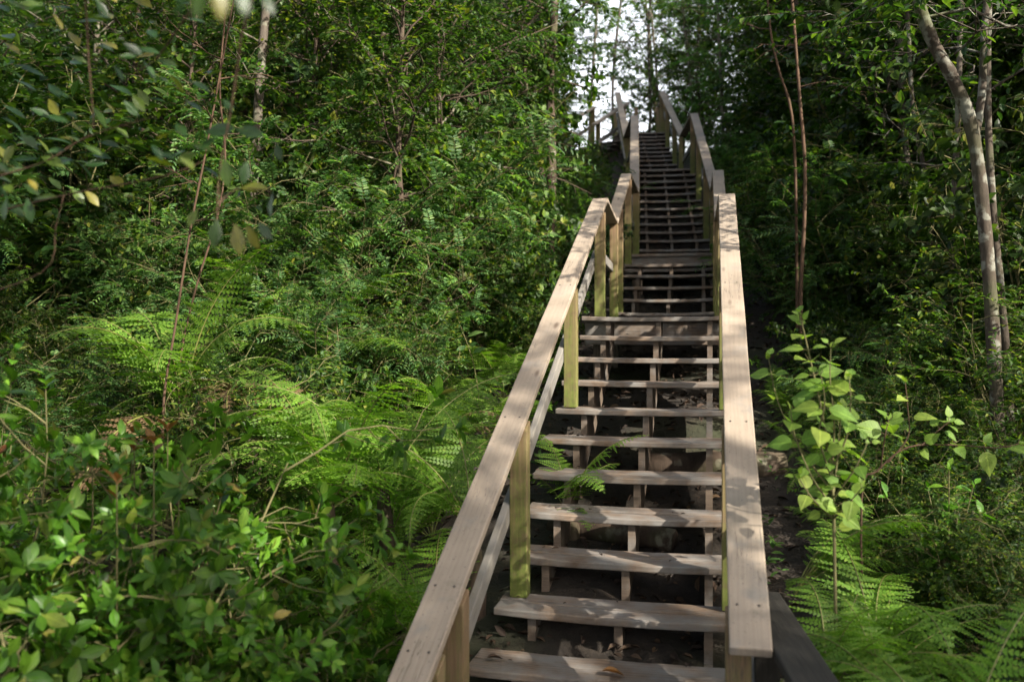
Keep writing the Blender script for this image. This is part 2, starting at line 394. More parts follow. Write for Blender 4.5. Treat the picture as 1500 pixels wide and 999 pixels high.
CAPH = .80          # rail cap above the nosing line
def flight(label, org, rot, n, run, rise, xl, xr, cl, cr, y_cap0, y_cap1, posts, mids=True, planks=2, y_left=None, posts_left=(), caph=.80, width_posts=(.036, -.036)):
    """org = first nosing, on the tread's top; local x across, y up the stair"""
    t = thing('stair_flight', label, 'stairs', org, rot, 'flights of the timber staircase')
    s = rise / run
    for k in range(n):
        y = k * run + .145; z = k * rise - .018
        rr = random.Random(k * 31 + n)
        board('tread', (xl + rr.uniform(-.025, .025), y, z + rr.uniform(-.004, .004)), (xr + rr.uniform(-.01, .01), y + rr.uniform(-.006, .006), z + rr.uniform(-.004, .004)), .29, .036, M_tread, t,
              side=(0, 1, 0), planks=planks, warp=.016, bev=.007, rnd=k * 17 + n, jit=.0035)
    for x in (xl + .2, (xl + xr) / 2, xr - .2): stringer(x, n, run, rise, t)
    yc0, pp0 = y_cap0, list(posts)
    for side, c in ((0, cl), (1, cr)):
        y_cap0 = y_left if side == 0 and y_left is not None else yc0
        posts = pp0 + (list(posts_left) if side == 0 else [])
        z = lambda y: y * s + caph - .019
        sc = []
        for yp in posts:
            u = (yp - y_cap0) / (y_cap1 - y_cap0)
            if 0 < u < 1: sc += [(u, -.035), (u, .04)]
        board('handrail', (c, y_cap0, z(y_cap0)), (c, y_cap1, z(y_cap1)), .14, .038, M_cap, t, side=(-1, 0, 0), bev=.006, screws=sc)
        px = c + (width_posts[0] if side == 0 else width_posts[1])
        for yp in posts:
            k = math.floor(yp / run); base = k * rise + .001
            if k < 0: base = -rise * 1.9
            if yp > (n - 1) * run + .3: base = (n - 1) * rise + .001
            post(px, yp, base, z(yp) - .0225, t, slope=s)
        if mids:
            mx = px + (-.0645 if side == 0 else .0645)
            zz = lambda y: y * s + .33
            board('mid_rail', (mx, y_cap0 + .12, zz(y_cap0 + .12)), (mx, y_cap1 - .1, zz(y_cap1 - .1)), .09, .038, M_mid, t, side=(0, -s, 1), bev=.005)
    return t

RUN, RISE = .36, .167
# flight one: nosing k at Y = (10.6+k)*RUN
Y0 = 10.6 * RUN; Z0 = EYE - 1.46
flight('lowest flight of worn timber steps with broad tan handrails, nearest the camera',
       (-.431, Y0 - RUN, Z0 - RISE), 0, 12, RUN, RISE, -.62, .615, -.557, .557,
       3.05 - (Y0 - RUN), 8.02 - (Y0 - RUN), [3.24 - Y0 + RUN, 4.41 - Y0 + RUN, 6.08 - Y0 + RUN, 7.72 - Y0 + RUN], y_left=2.35 - (Y0 - RUN), posts_left=[2.93 - Y0 + RUN])
ZL1 = EYE + .206

def cap_point(org, rot, c, y, run, rise, caph):
    """world point of a flight's rail cap centre at local y"""
    v = Vector((c * math.cos(rot) - y * math.sin(rot), c * math.sin(rot) + y * math.cos(rot), y * rise / run + caph - .021))
    return tuple(Vector(org) + v)

def platform(label, quad, z, rails, joist=.2, posts=(), rim=True, far=()):
    """landing: quad = near-left, near-right, far-right, far-left (x, y); boards run across"""
    t = thing('landing_platform', label, 'landing', (quad[0][0], quad[0][1], z), 0, 'landings of the timber staircase')
    o = Vector((quad[0][0], quad[0][1], z))
    q = [Vector((x, y, z)) - o for x, y in quad]
    n = max(2, int(round((q[3] - q[0]).length / .146)))
    for i in range(n):
        u = (i + .5) / n
        a = q[0].lerp(q[3], u); b = q[1].lerp(q[2], u)
        ww = (q[3] - q[0]).length / n - .006
        board('deck_board', a - Vector((0, 0, .02)), b - Vector((0, 0, .02)), ww, .038, M_tread, t, rnd=i * 7 + n)
    if rim:
        d = (q[1] - q[0]).normalized(); nrm = Vector((-d.y, d.x, 0))
        board('rim_board', q[0] + nrm * .05 - Vector((0, 0, .14)), q[1] + nrm * .05 - Vector((0, 0, .14)), joist, .04, M_tread, t, side=(0, 0, 1))
        d = (q[2] - q[3]).normalized(); nrm = Vector((d.y, -d.x, 0))
        board('rim_board', q[3] + nrm * .05 - Vector((0, 0, .14)), q[2] + nrm * .05 - Vector((0, 0, .14)), joist, .04, M_str, t, side=(0, 0, 1))
    for (a, b) in rails:
        a = Vector(a) - o; b = Vector(b) - o
        board('handrail', a, b, .14, .038, M_cap, t, bev=.006)
        aa = a.copy(); bb = b.copy(); aa.z -= .5; bb.z -= .5
        d = (b - a).normalized()
        board('mid_rail', aa + d * .02, bb - d * .02, .038, .09, M_mid, t, bev=.005)
    for (x, y, z1) in posts:
        post(x - o.x, y - o.y, .001, z1 - o.z, t)
    for (x, y) in far:
        g = float(gz(x, y)); post(x - o.x, y - o.y, g - .2 - o.z, -.042, t, M_str)
    return t

# numbers of the upper flights
RB = .1656; R3 = .172; T3 = .35; R4 = .1655
Y2 = 10.0; Z2 = EYE + .3226; ZL2 = Z2 + 5 * RB
O2, A2, H2, E2 = (-.49, Y2, Z2), R(.6), 1.075, (-.14, 1.76)
Y3 = 12.95; Z3 = ZL2 + R3; ZL3 = Z3 + 11 * R3 + .001
O3, A3, H3, E3 = (-.545, Y3, Z3), R(4.85), 1.0, (-.50, 3.90)
Y4 = 18.15; Z4 = ZL3 + R4
O4, A4, H4, E4 = (-1.16, Y4, Z4), R(8.2), .84, (-.32, 4.25)
C = ((-.595, -.55, -.55), (.585, .55, .55))
def link_rails(a, b_):
    """short level rails over a landing, from the end of one flight's caps to the start of the next"""
    out = []
    for k in (0, 1):
        p = Vector(a(k)); q = Vector(b_(k)); d = (q - p).normalized()
        out.append((tuple(p + d * .01 - Vector((0, 0, .003))), tuple(q - d * .01 - Vector((0, 0, .003)))))
    return out
f1e = lambda k: (-.988 if k == 0 else .126, 8.03, EYE + 1.30 - .021)
f2s = lambda k: cap_point(O2, A2, C[k][0], E2[0], RUN, RB, H2); f2e = lambda k: cap_point(O2, A2, C[k][0], E2[1], RUN, RB, H2)
f3s = lambda k: cap_point(O3, A3, C[k][1], E3[0], T3, R3, H3); f3e = lambda k: cap_point(O3, A3, C[k][1], E3[1], T3, R3, H3)
f4s = lambda k: cap_point(O4, A4, C[k][2], E4[0], T3, R4, H4)
# landing one, between flight one and two
r_ = link_rails(f1e, f2s)
platform('first landing of grey deck boards above the lowest flight', [(-1.10, 7.80), (.24, 7.80), (.20, 9.93), (-1.18, 9.93)], ZL1, r_,
         posts=[(r_[0][1][0] + .028, r_[0][1][1] - .05, r_[0][1][2] - .025), (r_[1][1][0] - .028, r_[1][1][1] - .05, r_[1][1][2] - .025)], far=[(-1.0, 8.0), (.12, 8.0), (-1.05, 9.8), (.1, 9.8)])
flight('second flight of five steps below the board with lit dapples', O2, A2, 5, RUN, RB, -.60, .60, C[0][0], C[1][0], E2[0], E2[1], [.35, 1.62], caph=H2)
r_ = link_rails(f2e, f3s)
platform('second landing with a mossy front board crossing the stairs', [(-1.14, 11.83), (.16, 11.83), (.10, 12.90), (-1.16, 12.90)], ZL2, r_,
         posts=[(r_[0][1][0] + .028, r_[0][1][1] - .06, r_[0][1][2] - .025), (r_[1][1][0] - .028, r_[1][1][1] - .06, r_[1][1][2] - .025)], far=[(-1.0, 12.0), (.02, 12.0), (-1.0, 12.8), (.0, 12.8)])
flight('long third flight of twelve dark open steps between grey handrails', O3, A3, 12, T3, R3, -.56, .56, C[0][1], C[1][1], E3[0], E3[1], [.62, 2.2, 3.75], caph=H3)
r_ = link_rails(f3e, f4s)
platform('third landing bending left above the long flight', [(-1.46, 17.0), (-.36, 17.08), (-.50, 18.12), (-1.74, 18.02)], ZL3 + .004, r_,
         posts=[(r_[0][1][0] + .028, r_[0][1][1] - .06, r_[0][1][2] - .025), (r_[1][1][0] - .028, r_[1][1][1] - .06, r_[1][1][2] - .025)], far=[(-1.4, 17.2), (-.45, 17.2), (-1.6, 17.9), (-.6, 17.9)])
flight('fourth flight of narrow looking steps climbing to the skyline', O4, A4, 11, T3, R4, -.56, .56, C[0][2], C[1][2], E4[0], E4[1], [.85, 2.4, 3.95], caph=H4)
ZT = Z4 + 10 * R4 + .002
cx, cy = -1.16 - math.sin(R(8.2)) * 3.6, Y4 + math.cos(R(8.2)) * 3.6
capt = ZT + 1.05
q = [(cx - .66, cy + .02), (cx + .62, cy + .18), (cx + .40, cy + 1.7), (cx - .9, cy + 1.5)]
platform('top landing with pale posts and a back rail on the skyline', q, ZT + .004,
         [((q[1][0] - .05, q[1][1] + .5, capt - .004), (q[2][0] - .05, q[2][1] - .08, capt - .004))],
         posts=[(q[3][0] + .12, q[3][1] - .05, capt - .025), (q[2][0] - .1, q[2][1] - .07, capt - .025), (q[1][0] - .09, q[1][1] + .65, capt - .025), ((q[2][0] + q[3][0]) / 2, (q[2][1] + q[3][1]) / 2 - .05, capt - .025)],
         far=[(cx - .5, cy + .3), (cx + .4, cy + .4), (cx - .7, cy + 1.4), (cx + .3, cy + 1.5)])
# the branch flight going down to the left from the top landing
flight('side flight dropping from the top landing to the left of the main stairs',
       (-2.98, 20.35, ZT - 5 * .165 + .002), R(-16), 5, T3, .165, -.46, .46, -.45, .45, -.2, 1.9, [.1, 1.7])

# old dark handrail at the lower right
t = thing('old_handrail', 'old blackened timber handrail with specks of lichen beside the foot of the stairs', 'handrail', (.32, 2.8, 0))
zt = EYE - 1.02
board('handrail', (.195 - .32, 3.76 - 2.8, zt - .02), (.44 - .32, 1.55 - 2.8, zt - .02), .145, .04, M_old, t, bev=.007)
board('mid_rail', (.24 - .32, 3.5 - 2.8, zt - .42), (.46 - .32, 1.6 - 2.8, zt - .42), .038, .09, M_old, t)
for (x, y) in ((.20, 3.45), (.31, 2.4), (.41, 1.65)):
    board('post', (x - .32, y - 2.8, float(gz(x, y)) - .1), (x - .32, y - 2.8, zt - .042), .089, .089, M_old, t, side=(1, 0, 0))

# ------------------------------------------------------------------ leaves
def T_simple(w=.24, fold=.07, curl=.12):
    V = np.array([(0, 0, 0), (.30, w, fold), (.70, w * .82, fold * .6), (1, 0, -curl), (.70, -w * .82, fold * .6), (.30, -w, fold)])
    return V, np.array([(0, 3, 2, 1), (0, 5, 4, 3)])
def T_fine(w=.22, fold=.05, curl=.15, shape=(0, .62, .95, 1, .8, .42, 0)):
    n = len(shape); V = []
    for i, s in enumerate(shape):
        x = i / (n - 1); zc = -curl * x * x
        V += [(x, s * w, zc + fold * s), (x, 0, zc), (x, -s * w, zc + fold * s)]
    Q = []
    for i in range(n - 1):
        b = i * 3
        Q += [(b, b + 1, b + 4, b + 3), (b + 1, b + 2, b + 5, b + 4)]
    return np.array(V), np.array(Q)[:, ::-1]
TS = T_simple(); TN = T_simple(.19, .05, .2); TW = T_simple(.30, .05, .12)
TF = T_fine(.23, .05, .12, (.04, .42, .78, 1, .93, .55, 0)); TB = T_fine(.36, .06, .18, (.25, .92, 1, .9, .62, .3, 0)); TE = T_fine(.23, .06, .2)

def put_leaves(mb, P, D, Nn, S, T, m=0):
    """leaves with stalk at P, pointing D, upper side Nn, length S"""
    V, Q = T
    D = D / (np.linalg.norm(D, axis=1)[:, None] + 1e-9)
    B = np.cross(Nn, D); B /= np.linalg.norm(B, axis=1)[:, None] + 1e-9
    U = np.cross(D, B)
    W = P[:, None, :] + S[:, None, None] * (V[None, :, 0, None] * D[:, None, :] + V[None, :, 1, None] * B[:, None, :] + V[None, :, 2, None] * U[:, None, :])
    k = len(V)
    mb.add(W.reshape(-1, 3), (Q[None] + (np.arange(len(P)) * k)[:, None, None]).reshape(-1, 4), m,
           np.tile(np.stack([V[:, 0], V[:, 1] / np.abs(V[:, 1]).max(), np.zeros(k)], -1), (len(P), 1)))

def unit(v): return v / (np.linalg.norm(v) + 1e-9)

def twig_leaves(mb, rng, A, Dv, L, n, size, T, mode='alt', droop=.25, m=0):
    """n leaves along a twig from A in direction Dv"""
    Dv = unit(Dv); up = np.array([0, 0, 1.0])
    side = np.cross(Dv, up)
    side = unit(side) if np.linalg.norm(side) > .1 else np.array([1.0, 0, 0])
    nn = np.cross(side, Dv)
    if mode == 'pinnate':
        k = max(3, n // 2); t = np.repeat(np.linspace(.15, .98, k), 2); sg = np.tile([1, -1], k)
        roll = rng.normal(0, .35)
        sd = side * math.cos(roll) + nn * math.sin(roll); nq = np.cross(sd, Dv)
        bend = np.array([0, 0, -1.0])[None] * (t[:, None] ** 2) * L * .3
        P = A + Dv * L * t[:, None] + bend
        D = sd[None] * sg[:, None] + Dv * .55 + rng.normal(0, .12, (2 * k, 3)) + np.array([0, 0, -droop])
        Nn = np.tile(nq, (2 * k, 1)) + rng.normal(0, .2, (2 * k, 3))
        S = size * (1 - .45 * np.abs(t - .45)) * rng.uniform(.85, 1.15, 2 * k)
    elif mode == 'whorl':
        t = np.concatenate([rng.uniform(.8, 1, n - n // 3), rng.uniform(.25, .8, n // 3)])
        az = np.arange(n) * 2.4 + rng.uniform(0, 6)
        P = A + Dv * L * t[:, None]
        D = np.cos(az)[:, None] * side + np.sin(az)[:, None] * nn + Dv * rng.uniform(.25, .9, n)[:, None] + rng.normal(0, .15, (n, 3)) + np.array([0, 0, -droop])
        Nn = Dv[None] + up[None] * .5 + rng.normal(0, .2, (n, 3))
        S = size * rng.uniform(.65, 1.15, n)
    else:
        t = np.linspace(.1, 1, n); az = np.arange(n) * math.pi + rng.normal(0, .6, n)
        P = A + Dv * L * t[:, None]
        D = np.cos(az)[:, None] * side + np.sin(az)[:, None] * nn * .6 + Dv * .6 + rng.normal(0, .2, (n, 3)) + np.array([0, 0, -droop])
        Nn = np.tile(up, (n, 1)) + rng.normal(0, .35, (n, 3))
        S = size * rng.uniform(.6, 1.2, n)
    put_leaves(mb, P, D, Nn, S, T, m)

def curve(rng, A, D, L, n=5, wob=.15, grav=0.0):
    pts = [np.array(A, float)]; d = unit(np.array(D, float))
    for i in range(n):
        pts.append(pts[-1] + d * L / n)
        d = unit(d + rng.normal(0, wob, 3) + np.array([0, 0, grav]))
    return np.array(pts)

def lerp_on(pts, t):
    x = t * (len(pts) - 1); i = min(int(x), len(pts) - 2); f = x - i
    return pts[i] * (1 - f) + pts[i + 1] * f, unit(pts[i + 1] - pts[i])

def limb_with_leaves(wb, lb, rng, A, D, L, r, ntw, tl, nl, size, T, mode, grav=-.03, start=.2, droop=.25, m=0):
    c = curve(rng, A, D, L, 5, .24, grav)
    wb.tube(c, np.linspace(r, r * .25, len(c)), 5)
    for i in range(ntw):
        t = start + (1 - start) * (i + rng.uniform(0, 1)) / ntw
        p, d = lerp_on(c, min(t, .999))
        td = unit(d * .7 + rng.normal(0, .6, 3)); td[2] *= .6
        l = tl * rng.uniform(.6, 1.3)
        tc_ = np.array([p, p + td * l * .5 + rng.normal(0, .02, 3), p + td * l])
        wb.tube(tc_, [r * .28 + .0012, r * .18 + .001, .0008], 3)
        twig_leaves(lb, rng, p + td * l * .1, td, l * .95, nl, size, T, mode, droop, m)

def gen_tree(seed, H, r, cb=.3, spread=1.6, nl=34, ntw=9, tl=.45, nlf=11, size=.075, T=TS, mode='alt', lean=.05, wob=.05, el=(.1, .9), m=0, fork=False):
    rng = np.random.default_rng(seed)
    wb, lb = MB(), MB()
    d0 = np.array([rng.normal(0, lean), rng.normal(0, lean), 1.0])
    trunk = curve(rng, (0, 0, -.25), d0, H, 9, wob, .03)
    wb.tube(trunk, np.linspace(r, r * .22, len(trunk)), 8)
    for i in range(nl):
        h = cb + (1 - cb) * ((i + rng.uniform(0, 1)) / nl)
        p, d = lerp_on(trunk, min(h, .995))
        az = i * 2.4 + rng.uniform(-.5, .5); e = rng.uniform(*el)
        u = (h - cb) / (1 - cb)
        prof = (.55 + .9 * u * (1 - u) * 2) * (1.0 if u < .75 else 1.0 - (u - .75) * 1.6)
        limb_with_leaves(wb, lb, rng, p, (math.cos(az), math.sin(az), e), spread * prof * rng.uniform(.6, 1.15), r * .3 * (1 - .5 * u) + .003,
                         ntw, tl, nlf, size, T, mode, m=m)
    return wb, lb

def gen_shrub(seed, H, nst=7, spread=.5, ntw=9, tl=.3, nlf=10, size=.07, T=TS, mode='whorl', r=.012, start=.25, sub=3, droop=.2, m=0):
    rng = np.random.default_rng(seed)
    wb, lb = MB(), MB()
    for i in range(nst):
        az = i * 2.4 + rng.uniform(-.4, .4); out = spread * rng.uniform(.2, 1.1)
        h = H * rng.uniform(.6, 1.1)
        d = (math.cos(az) * out, math.sin(az) * out, 1)
        c = curve(rng, (math.cos(az) * .06, math.sin(az) * .06, -.06), d, h, 6, .13, -.02)
        wb.tube(c, np.linspace(r, r * .3, len(c)), 5)
        for q in range(sub):
            t = start + (1 - start) * (q + rng.uniform(.2, .9)) / sub
            p, dd = lerp_on(c, min(t, .99)); a2 = rng.uniform(0, 6.28)
            limb_with_leaves(wb, lb, rng, p, (math.cos(a2) + dd[0], math.sin(a2) + dd[1], rng.uniform(.2, .9)), h * rng.uniform(.25, .5), r * .5, ntw, tl, nlf, size, T, mode, droop=droop, m=m)
        twig_leaves(lb, rng, c[-2], c[-1] - c[-2], h * .2, nlf, size, T, mode, droop, m)
    return wb, lb

def proto(name, label, cat, wb, lb, wmat, lmat, group, wname='trunk', lname='crown'):
    t = thing(name, label, cat, (0, 0, -500), 0, group)
    link(wname, wb.mesh(name + '_' + wname, wmat), t)
    link(lname, lb.mesh(name + '_' + lname, lmat, smooth=True), t)
    return t
PROTO_USED = set()
def place(pr, x, y, rz=None, sc=1.0, label=None, dz=0.0, tilt=(0, 0), name=None, group=None):
    rz = random.uniform(0, 6.28) if rz is None else rz
    z = float(gz(x, y)) + dz
    if pr.name not in PROTO_USED:
        PROTO_USED.add(pr.name); o = pr
        o.location = (x, y, z); o.rotation_euler = (tilt[0], tilt[1], rz); o.scale = (sc,) * 3
        if label: o['label'] = label
    else:
        o = dup(pr, (x, y, z), rz, sc, label, tilt)
    if group: o['group'] = group
    return o
# ------------------------------------------------------------------ where the sun stands and which spots its light reaches
SUN_EL, SUN_AZ = R(33), R(-31)           # azimuth measured from +X towards +Y: right of and behind the camera
S = np.array([math.cos(SUN_EL) * math.cos(SUN_AZ), math.cos(SUN_EL) * math.sin(SUN_AZ), math.sin(SUN_EL)])
LIT = []     # spots kept sunlit by gaps cut in the added canopy: point, radius
def lit(px, py, Yd, r): LIT.append((np.array(at(px, py, Yd)), r))
for yy in np.arange(5.9, 8.1, .45):
    LIT.append((np.array([-.99, yy, EYE - 1.01 + .465 * (yy - 3.05)]), .24))
for yy in np.arange(5.6, 8.1, .45):
    LIT.append((np.array([.12, yy, EYE - 1.01 + .465 * (yy - 3.05)]), .22))
lit(815, 705, 5.3, .2); lit(820, 760, 4.9, .2); lit(840, 480, 6.1, .3); lit(885, 380, 7.7, .35); lit(905, 380, 9.8, .3)
lit(265, 540, 5.0, .55); lit(480, 620, 4.3, .45); lit(660, 635, 4.4, .3); lit(440, 455, 6.6, .5); lit(560, 400, 7.0, .7); lit(620, 360, 7.5, .5)
lit(740, 270, 9.5, .9); lit(500, 300, 8, .6); lit(560, 150, 10, 1.0); lit(400, 250, 8, .5); lit(820, 280, 11, .6)
lit(1200, 560, 3.7, .4); lit(1190, 680, 3.8, .35); lit(1250, 830, 3.5, .3); lit(1380, 700, 4.6, .3); lit(1460, 590, 6, .2); lit(1430, 200, 6, .4); lit(1330, 590, 4.3, .2)
lit(345, 340, 2.05, .18); lit(340, 250, 2.05, .15); lit(70, 600, 2.6, .2); lit(460, 740, 2.9, .3); lit(330, 230, 1.45, .2); lit(320, 0, .95, .12); lit(140, 150, 2.1, .25); lit(60, 260, 2.2, .2); lit(330, 200, 2.05, .2)
lit(1045, 300, 9.5, .4); lit(970, 380, 11.8, .3); lit(1010, 230, 14, .6); lit(940, 220, 15, .5)

MAIN_LIT = list(LIT)
_r = random.Random(31)
for _ in range(95):          # smaller flecks of sun over the foliage
    Yd = _r.uniform(6.5, 11.5); lit(_r.uniform(300, 850), _r.uniform(30, 470), Yd, _r.uniform(.12, .5))
for _ in range(22): lit(_r.uniform(150, 620), _r.uniform(480, 700), _r.uniform(4, 5.6), _r.uniform(.1, .3))
for _ in range(25): lit(_r.uniform(1090, 1500), _r.uniform(20, 420), _r.uniform(7, 11), _r.uniform(.1, .35))
for _ in range(5): lit(_r.uniform(100, 330), _r.uniform(160, 420), _r.uniform(3, 7), _r.uniform(.1, .3))
def blocks_sun(x, y, reach=1.0, hgt=6.5):
    """would a tree standing here shade one of the sunlit spots?"""
    h = S[:2] / np.linalg.norm(S[:2]); k = S[2] / np.linalg.norm(S[:2])
    for q_, r_ in MAIN_LIT:
        v = np.array([x, y]) - q_[:2]; t = float(v @ h)
        if t < .4: continue
        d = abs(v[0] * h[1] - v[1] * h[0])
        if d < (reach + r_ if r_ >= .45 else reach * .8) and q_[2] + t * k < float(gz(x, y)) + hgt: return True
    return False
#PLANTS
# ------------------------------------------------------------------ ferns
def frond_mesh(name, seed, L=1.0, arch=.55, npin=26, plen=.26, lobes=9, mat=None, rise=1.1, curlside=.0):
    rng = np.random.default_rng(seed)
    # rachis: leaves the ground steeply, arches over, hangs at the tip
    n = 22; pts = [np.zeros(3)]; ang = rise; d_ang = (rise + arch) / n; yaw = 0
    for i in range(n):
        yaw += curlside / n
        pts.append(pts[-1] + L / n * np.array([math.cos(ang) * math.cos(yaw), math.cos(ang) * math.sin(yaw), math.sin(ang)]))
        ang -= d_ang * (.45 + 1.1 * i / n)
    pts = np.array(pts)
    mb = MB(); rb = MB()
    rb.tube(pts, np.linspace(.006 * L, .0012 * L, n + 1), 4)
    V, Q = [], []
    c = 0
    for i in range(npin):
        u = .20 + .79 * (i / (npin - 1)) ** .92
        p, d = lerp_on(pts, min(u, .998))
        B = unit(np.cross([0, 0, 1.0], d)); U = np.cross(d, B)
        prof = (min(1, (u - .14) / .22) ** .7) * (1 - ((u - .2) / .8) ** 1.7) + .03
        l = plen * L * prof
        gapw = .79 * L / npin * .98
        for sg in (1, -1):
            fw = rng.normal(.30, .10); drp = rng.normal(-.16, .16); lj = rng.uniform(.82, 1.08)
            D = unit(B * sg + d * fw + U * drp)
            W = unit(np.cross(U, D) * -sg); W = unit(d - D * np.dot(d, D))
            k = max(3, int(lobes * prof * 1.25 + 1.5)); l0 = l; l = l * lj
            prev = None
            droop = rng.uniform(.08, .22)
            for q in range(k + 1):
                t = q / k
                m_ = p + D * l * t - U * l * droop * t * t
                if q < k:
                    wl = gapw * .47 * (1 - t ** 1.5) * rng.uniform(.8, 1.1) + .0015
                    t2 = (q + 1) / k
                    m2 = p + D * l * t2 - U * l * droop * t2 * t2
                    fwd = D * (l / k)
                    for ws in (1, -1):
                        base = c
                        e1 = m_ + W * ws * wl * 1.04 + fwd * .75 - U * wl * .2
                        e2 = m_ + W * ws * wl * .86 + fwd * 1.12 - U * wl * .12
                        V += [m_, m2 * .92 + m_ * .08, e2, e1]
                        Q.append((base, base + 1, base + 2, base + 3) if ws * sg < 0 else (base + 3, base + 2, base + 1, base))
                        c += 4
            l = l0
    mb.add(np.array(V), np.array(Q))
    return mb.mesh(name, mat or M_fern), rb.mesh(name + '_stalk', M_rachis)

FROND = [frond_mesh('frond', 11, 1, .5, 24, .25, 9, rise=1.15), frond_mesh('frond', 12, 1, .75, 28, .23, 8, rise=1.0, curlside=.25),
         frond_mesh('frond', 13, 1, .3, 26, .27, 9, rise=.85, curlside=-.3), frond_mesh('frond', 14, 1, .9, 22, .24, 8, rise=1.3),
         frond_mesh('frond', 17, 1, 1.25, 30, .19, 7, rise=1.25, curlside=.5), frond_mesh('frond', 18, 1, .6, 20, .30, 10, rise=.7, curlside=-.15), frond_mesh('frond', 19, 1, .15, 25, .2, 8, rise=1.2, curlside=.35)]
FROND_DEAD = [frond_mesh('frond', 15, 1, 2.2, 20, .085, 4, M_fern_dead, rise=.9), frond_mesh('frond', 16, 1, 1.9, 22, .10, 4, M_fern_dead, rise=.6)]

def fern(x, y, size, nf, label, group=None, meshes=None, az=None, dz=0.0, seed=None, lift=0, name='fern', keep_off=True, trunk=0.0):
    rr = random.Random(seed if seed is not None else int((x * 37 + y * 101) * 10))
    t = thing(name, label, 'fern', (x, y, float(gz(x, y)) - .02 + dz), 0, group)
    if trunk > .05:
        wb = MB(); wb.tube(np.array([[0, 0, -.15 - trunk], [.03, .0, -trunk * .5], [0, 0, .04]]), [.07, .055, .035], 8)
        link('trunk', wb.mesh('fern_trunk', M_bark), t)
    for i in range(nf):
        a = (i * 2.4 + rr.uniform(-.4, .4)) if az is None else az[i % len(az)] + rr.uniform(-.15, .15)
        if keep_off and -1.3 - size < x < .55 + size:      # fronds turn away from the timber
            lim = (-1.08 - x) / size if x < -.5 else (.26 - x) / size
            tries = 0
            while tries < 40 and ((x < -.5 and math.cos(a) * .8 > lim) or (x > -.5 and math.cos(a) * .8 < lim)):
                a = rr.uniform(0, 6.28); tries += 1
        me, rm = rr.choice(meshes or FROND)
        if meshes is None and rr.random() < .07: me, rm = rr.choice(FROND_DEAD)
        f = link('frond', me, t); s = size * rr.uniform(.7, 1.1)
        f.scale = (s, s, s); f.rotation_euler = (rr.uniform(-.25, .25), rr.uniform(-.3, .25) - lift, a)
        k = link('stalk', rm, f)
    return t

FG = 'ferns under the trees left of the stairs'
FGR = 'ferns on the bank right of the stairs'
# named ferns, each where the photograph shows it
def fat(px, py, Y, drop=.35):
    p = at(px, py, Y); return p.x, p.y
NAMED_FERNS = [
    (265, 560, 5.0, 1.25, 11, 'large bright yellow-green fern arching over the brown withered tuft at left'),
    (480, 665, 4.3, 1.0, 11, 'bright fern with upright combed fronds above the glossy shrub, midway to the handrail'),
    (560, 640, 4.7, .95, 9, 'tall narrow fern with fronds curling at the tips, left of the sunlit flat frond'),
    (690, 690, 4.4, .9, 8, 'fern with one flat sunlit frond reaching to the left handrail'),
    (640, 800, 3.9, .8, 9, 'dark green fern half under the lower left handrail'),
    (470, 480, 6.6, 1.15, 10, 'fern with drooping lit fronds high on the left slope under the pale sprays'),
    (380, 440, 7.2, 1.15, 10, 'feathery green fern behind the large yellow-green fern'),
    (830, 655, 5.35, .62, 7, 'small fern poking through the open steps beside the second handrail post'),
]
for px, py, Yd, s, nf, lab in NAMED_FERNS:
    x, y = fat(px, py, Yd)
    zt = at(px, py, Yd).z
    up_ = {265: .5, 480: .35, 470: .35, 380: .35, 560: .3, 690: .25}.get(px, 0); s *= 1.15
    dz_ = max(-.1, min(1.1, zt - float(gz(x, y)) - .55 * s + up_))
    fern(x, y, s, nf, lab, keep_off=(px != 830), dz=dz_, seed=px, trunk=dz_)
for px, py, Yd, s, nf, lab in [
    (1205, 820, 3.5, .85, 9, 'bright green fern between the end of the right handrail and the broad-leaved sapling'),
    (1400, 905, 2.9, .85, 9, 'big soft fern spreading over the lower right corner'),
    (1450, 960, 2.5, .75, 8, 'dark drooping fern at the very lower right edge'),
    (1310, 900, 3.2, .6, 7, 'low fern at the outer side of the old blackened handrail'),
    (1290, 840, 3.9, .85, 8, 'fern with long flat fronds under the leafy pale shrub on the right'),
    (1165, 740, 4.4, .8, 7, 'slender lit fern climbing beside the right handrail')]:
    x, y = fat(px, py, Yd); zt = at(px, py, Yd).z
    fern(x, y, s, nf, lab, dz=max(-.1, min(.35, zt - float(gz(x, y)) - .5 * s)), seed=px)
x, y = fat(365, 560, 5.0)
fern(x, y, .75, 16, 'withered brown fern tuft hanging among green ferns at left', meshes=FROND_DEAD, seed=3, dz=.75, trunk=.75, name='withered_fern')
x, y = fat(640, 600, 6.2)
fern(x, y, .95, 8, 'half withered tan fern between the bright ferns and the handrail', meshes=FROND_DEAD + FROND[:1], seed=4, dz=.15, name='withered_fern')
rr = random.Random(5)
cnt = 0
while cnt < 74:
    x = rr.uniform(-8.0, -1.5); y = rr.uniform(3.2, 8.5)
    px, py = pix((x, y, gz(x, y) + .3))
    if px < -150 or px > 860: continue
    fern(x, y, rr.uniform(.6, 1.1), rr.randint(6, 9), 'small green fern among others in the undergrowth left of the stairs', FG); cnt += 1
cnt = 0
while cnt < 24:
    x = rr.uniform(.75, 6); y = rr.uniform(2.5, 9)
    px, py = pix((x, y, gz(x, y) + .3))
    if px > 1600 or px < 1100: continue
    fern(x, y, rr.uniform(.45, .8), rr.randint(5, 8), 'small fern in the shade of the bank right of the stairs', FGR); cnt += 1

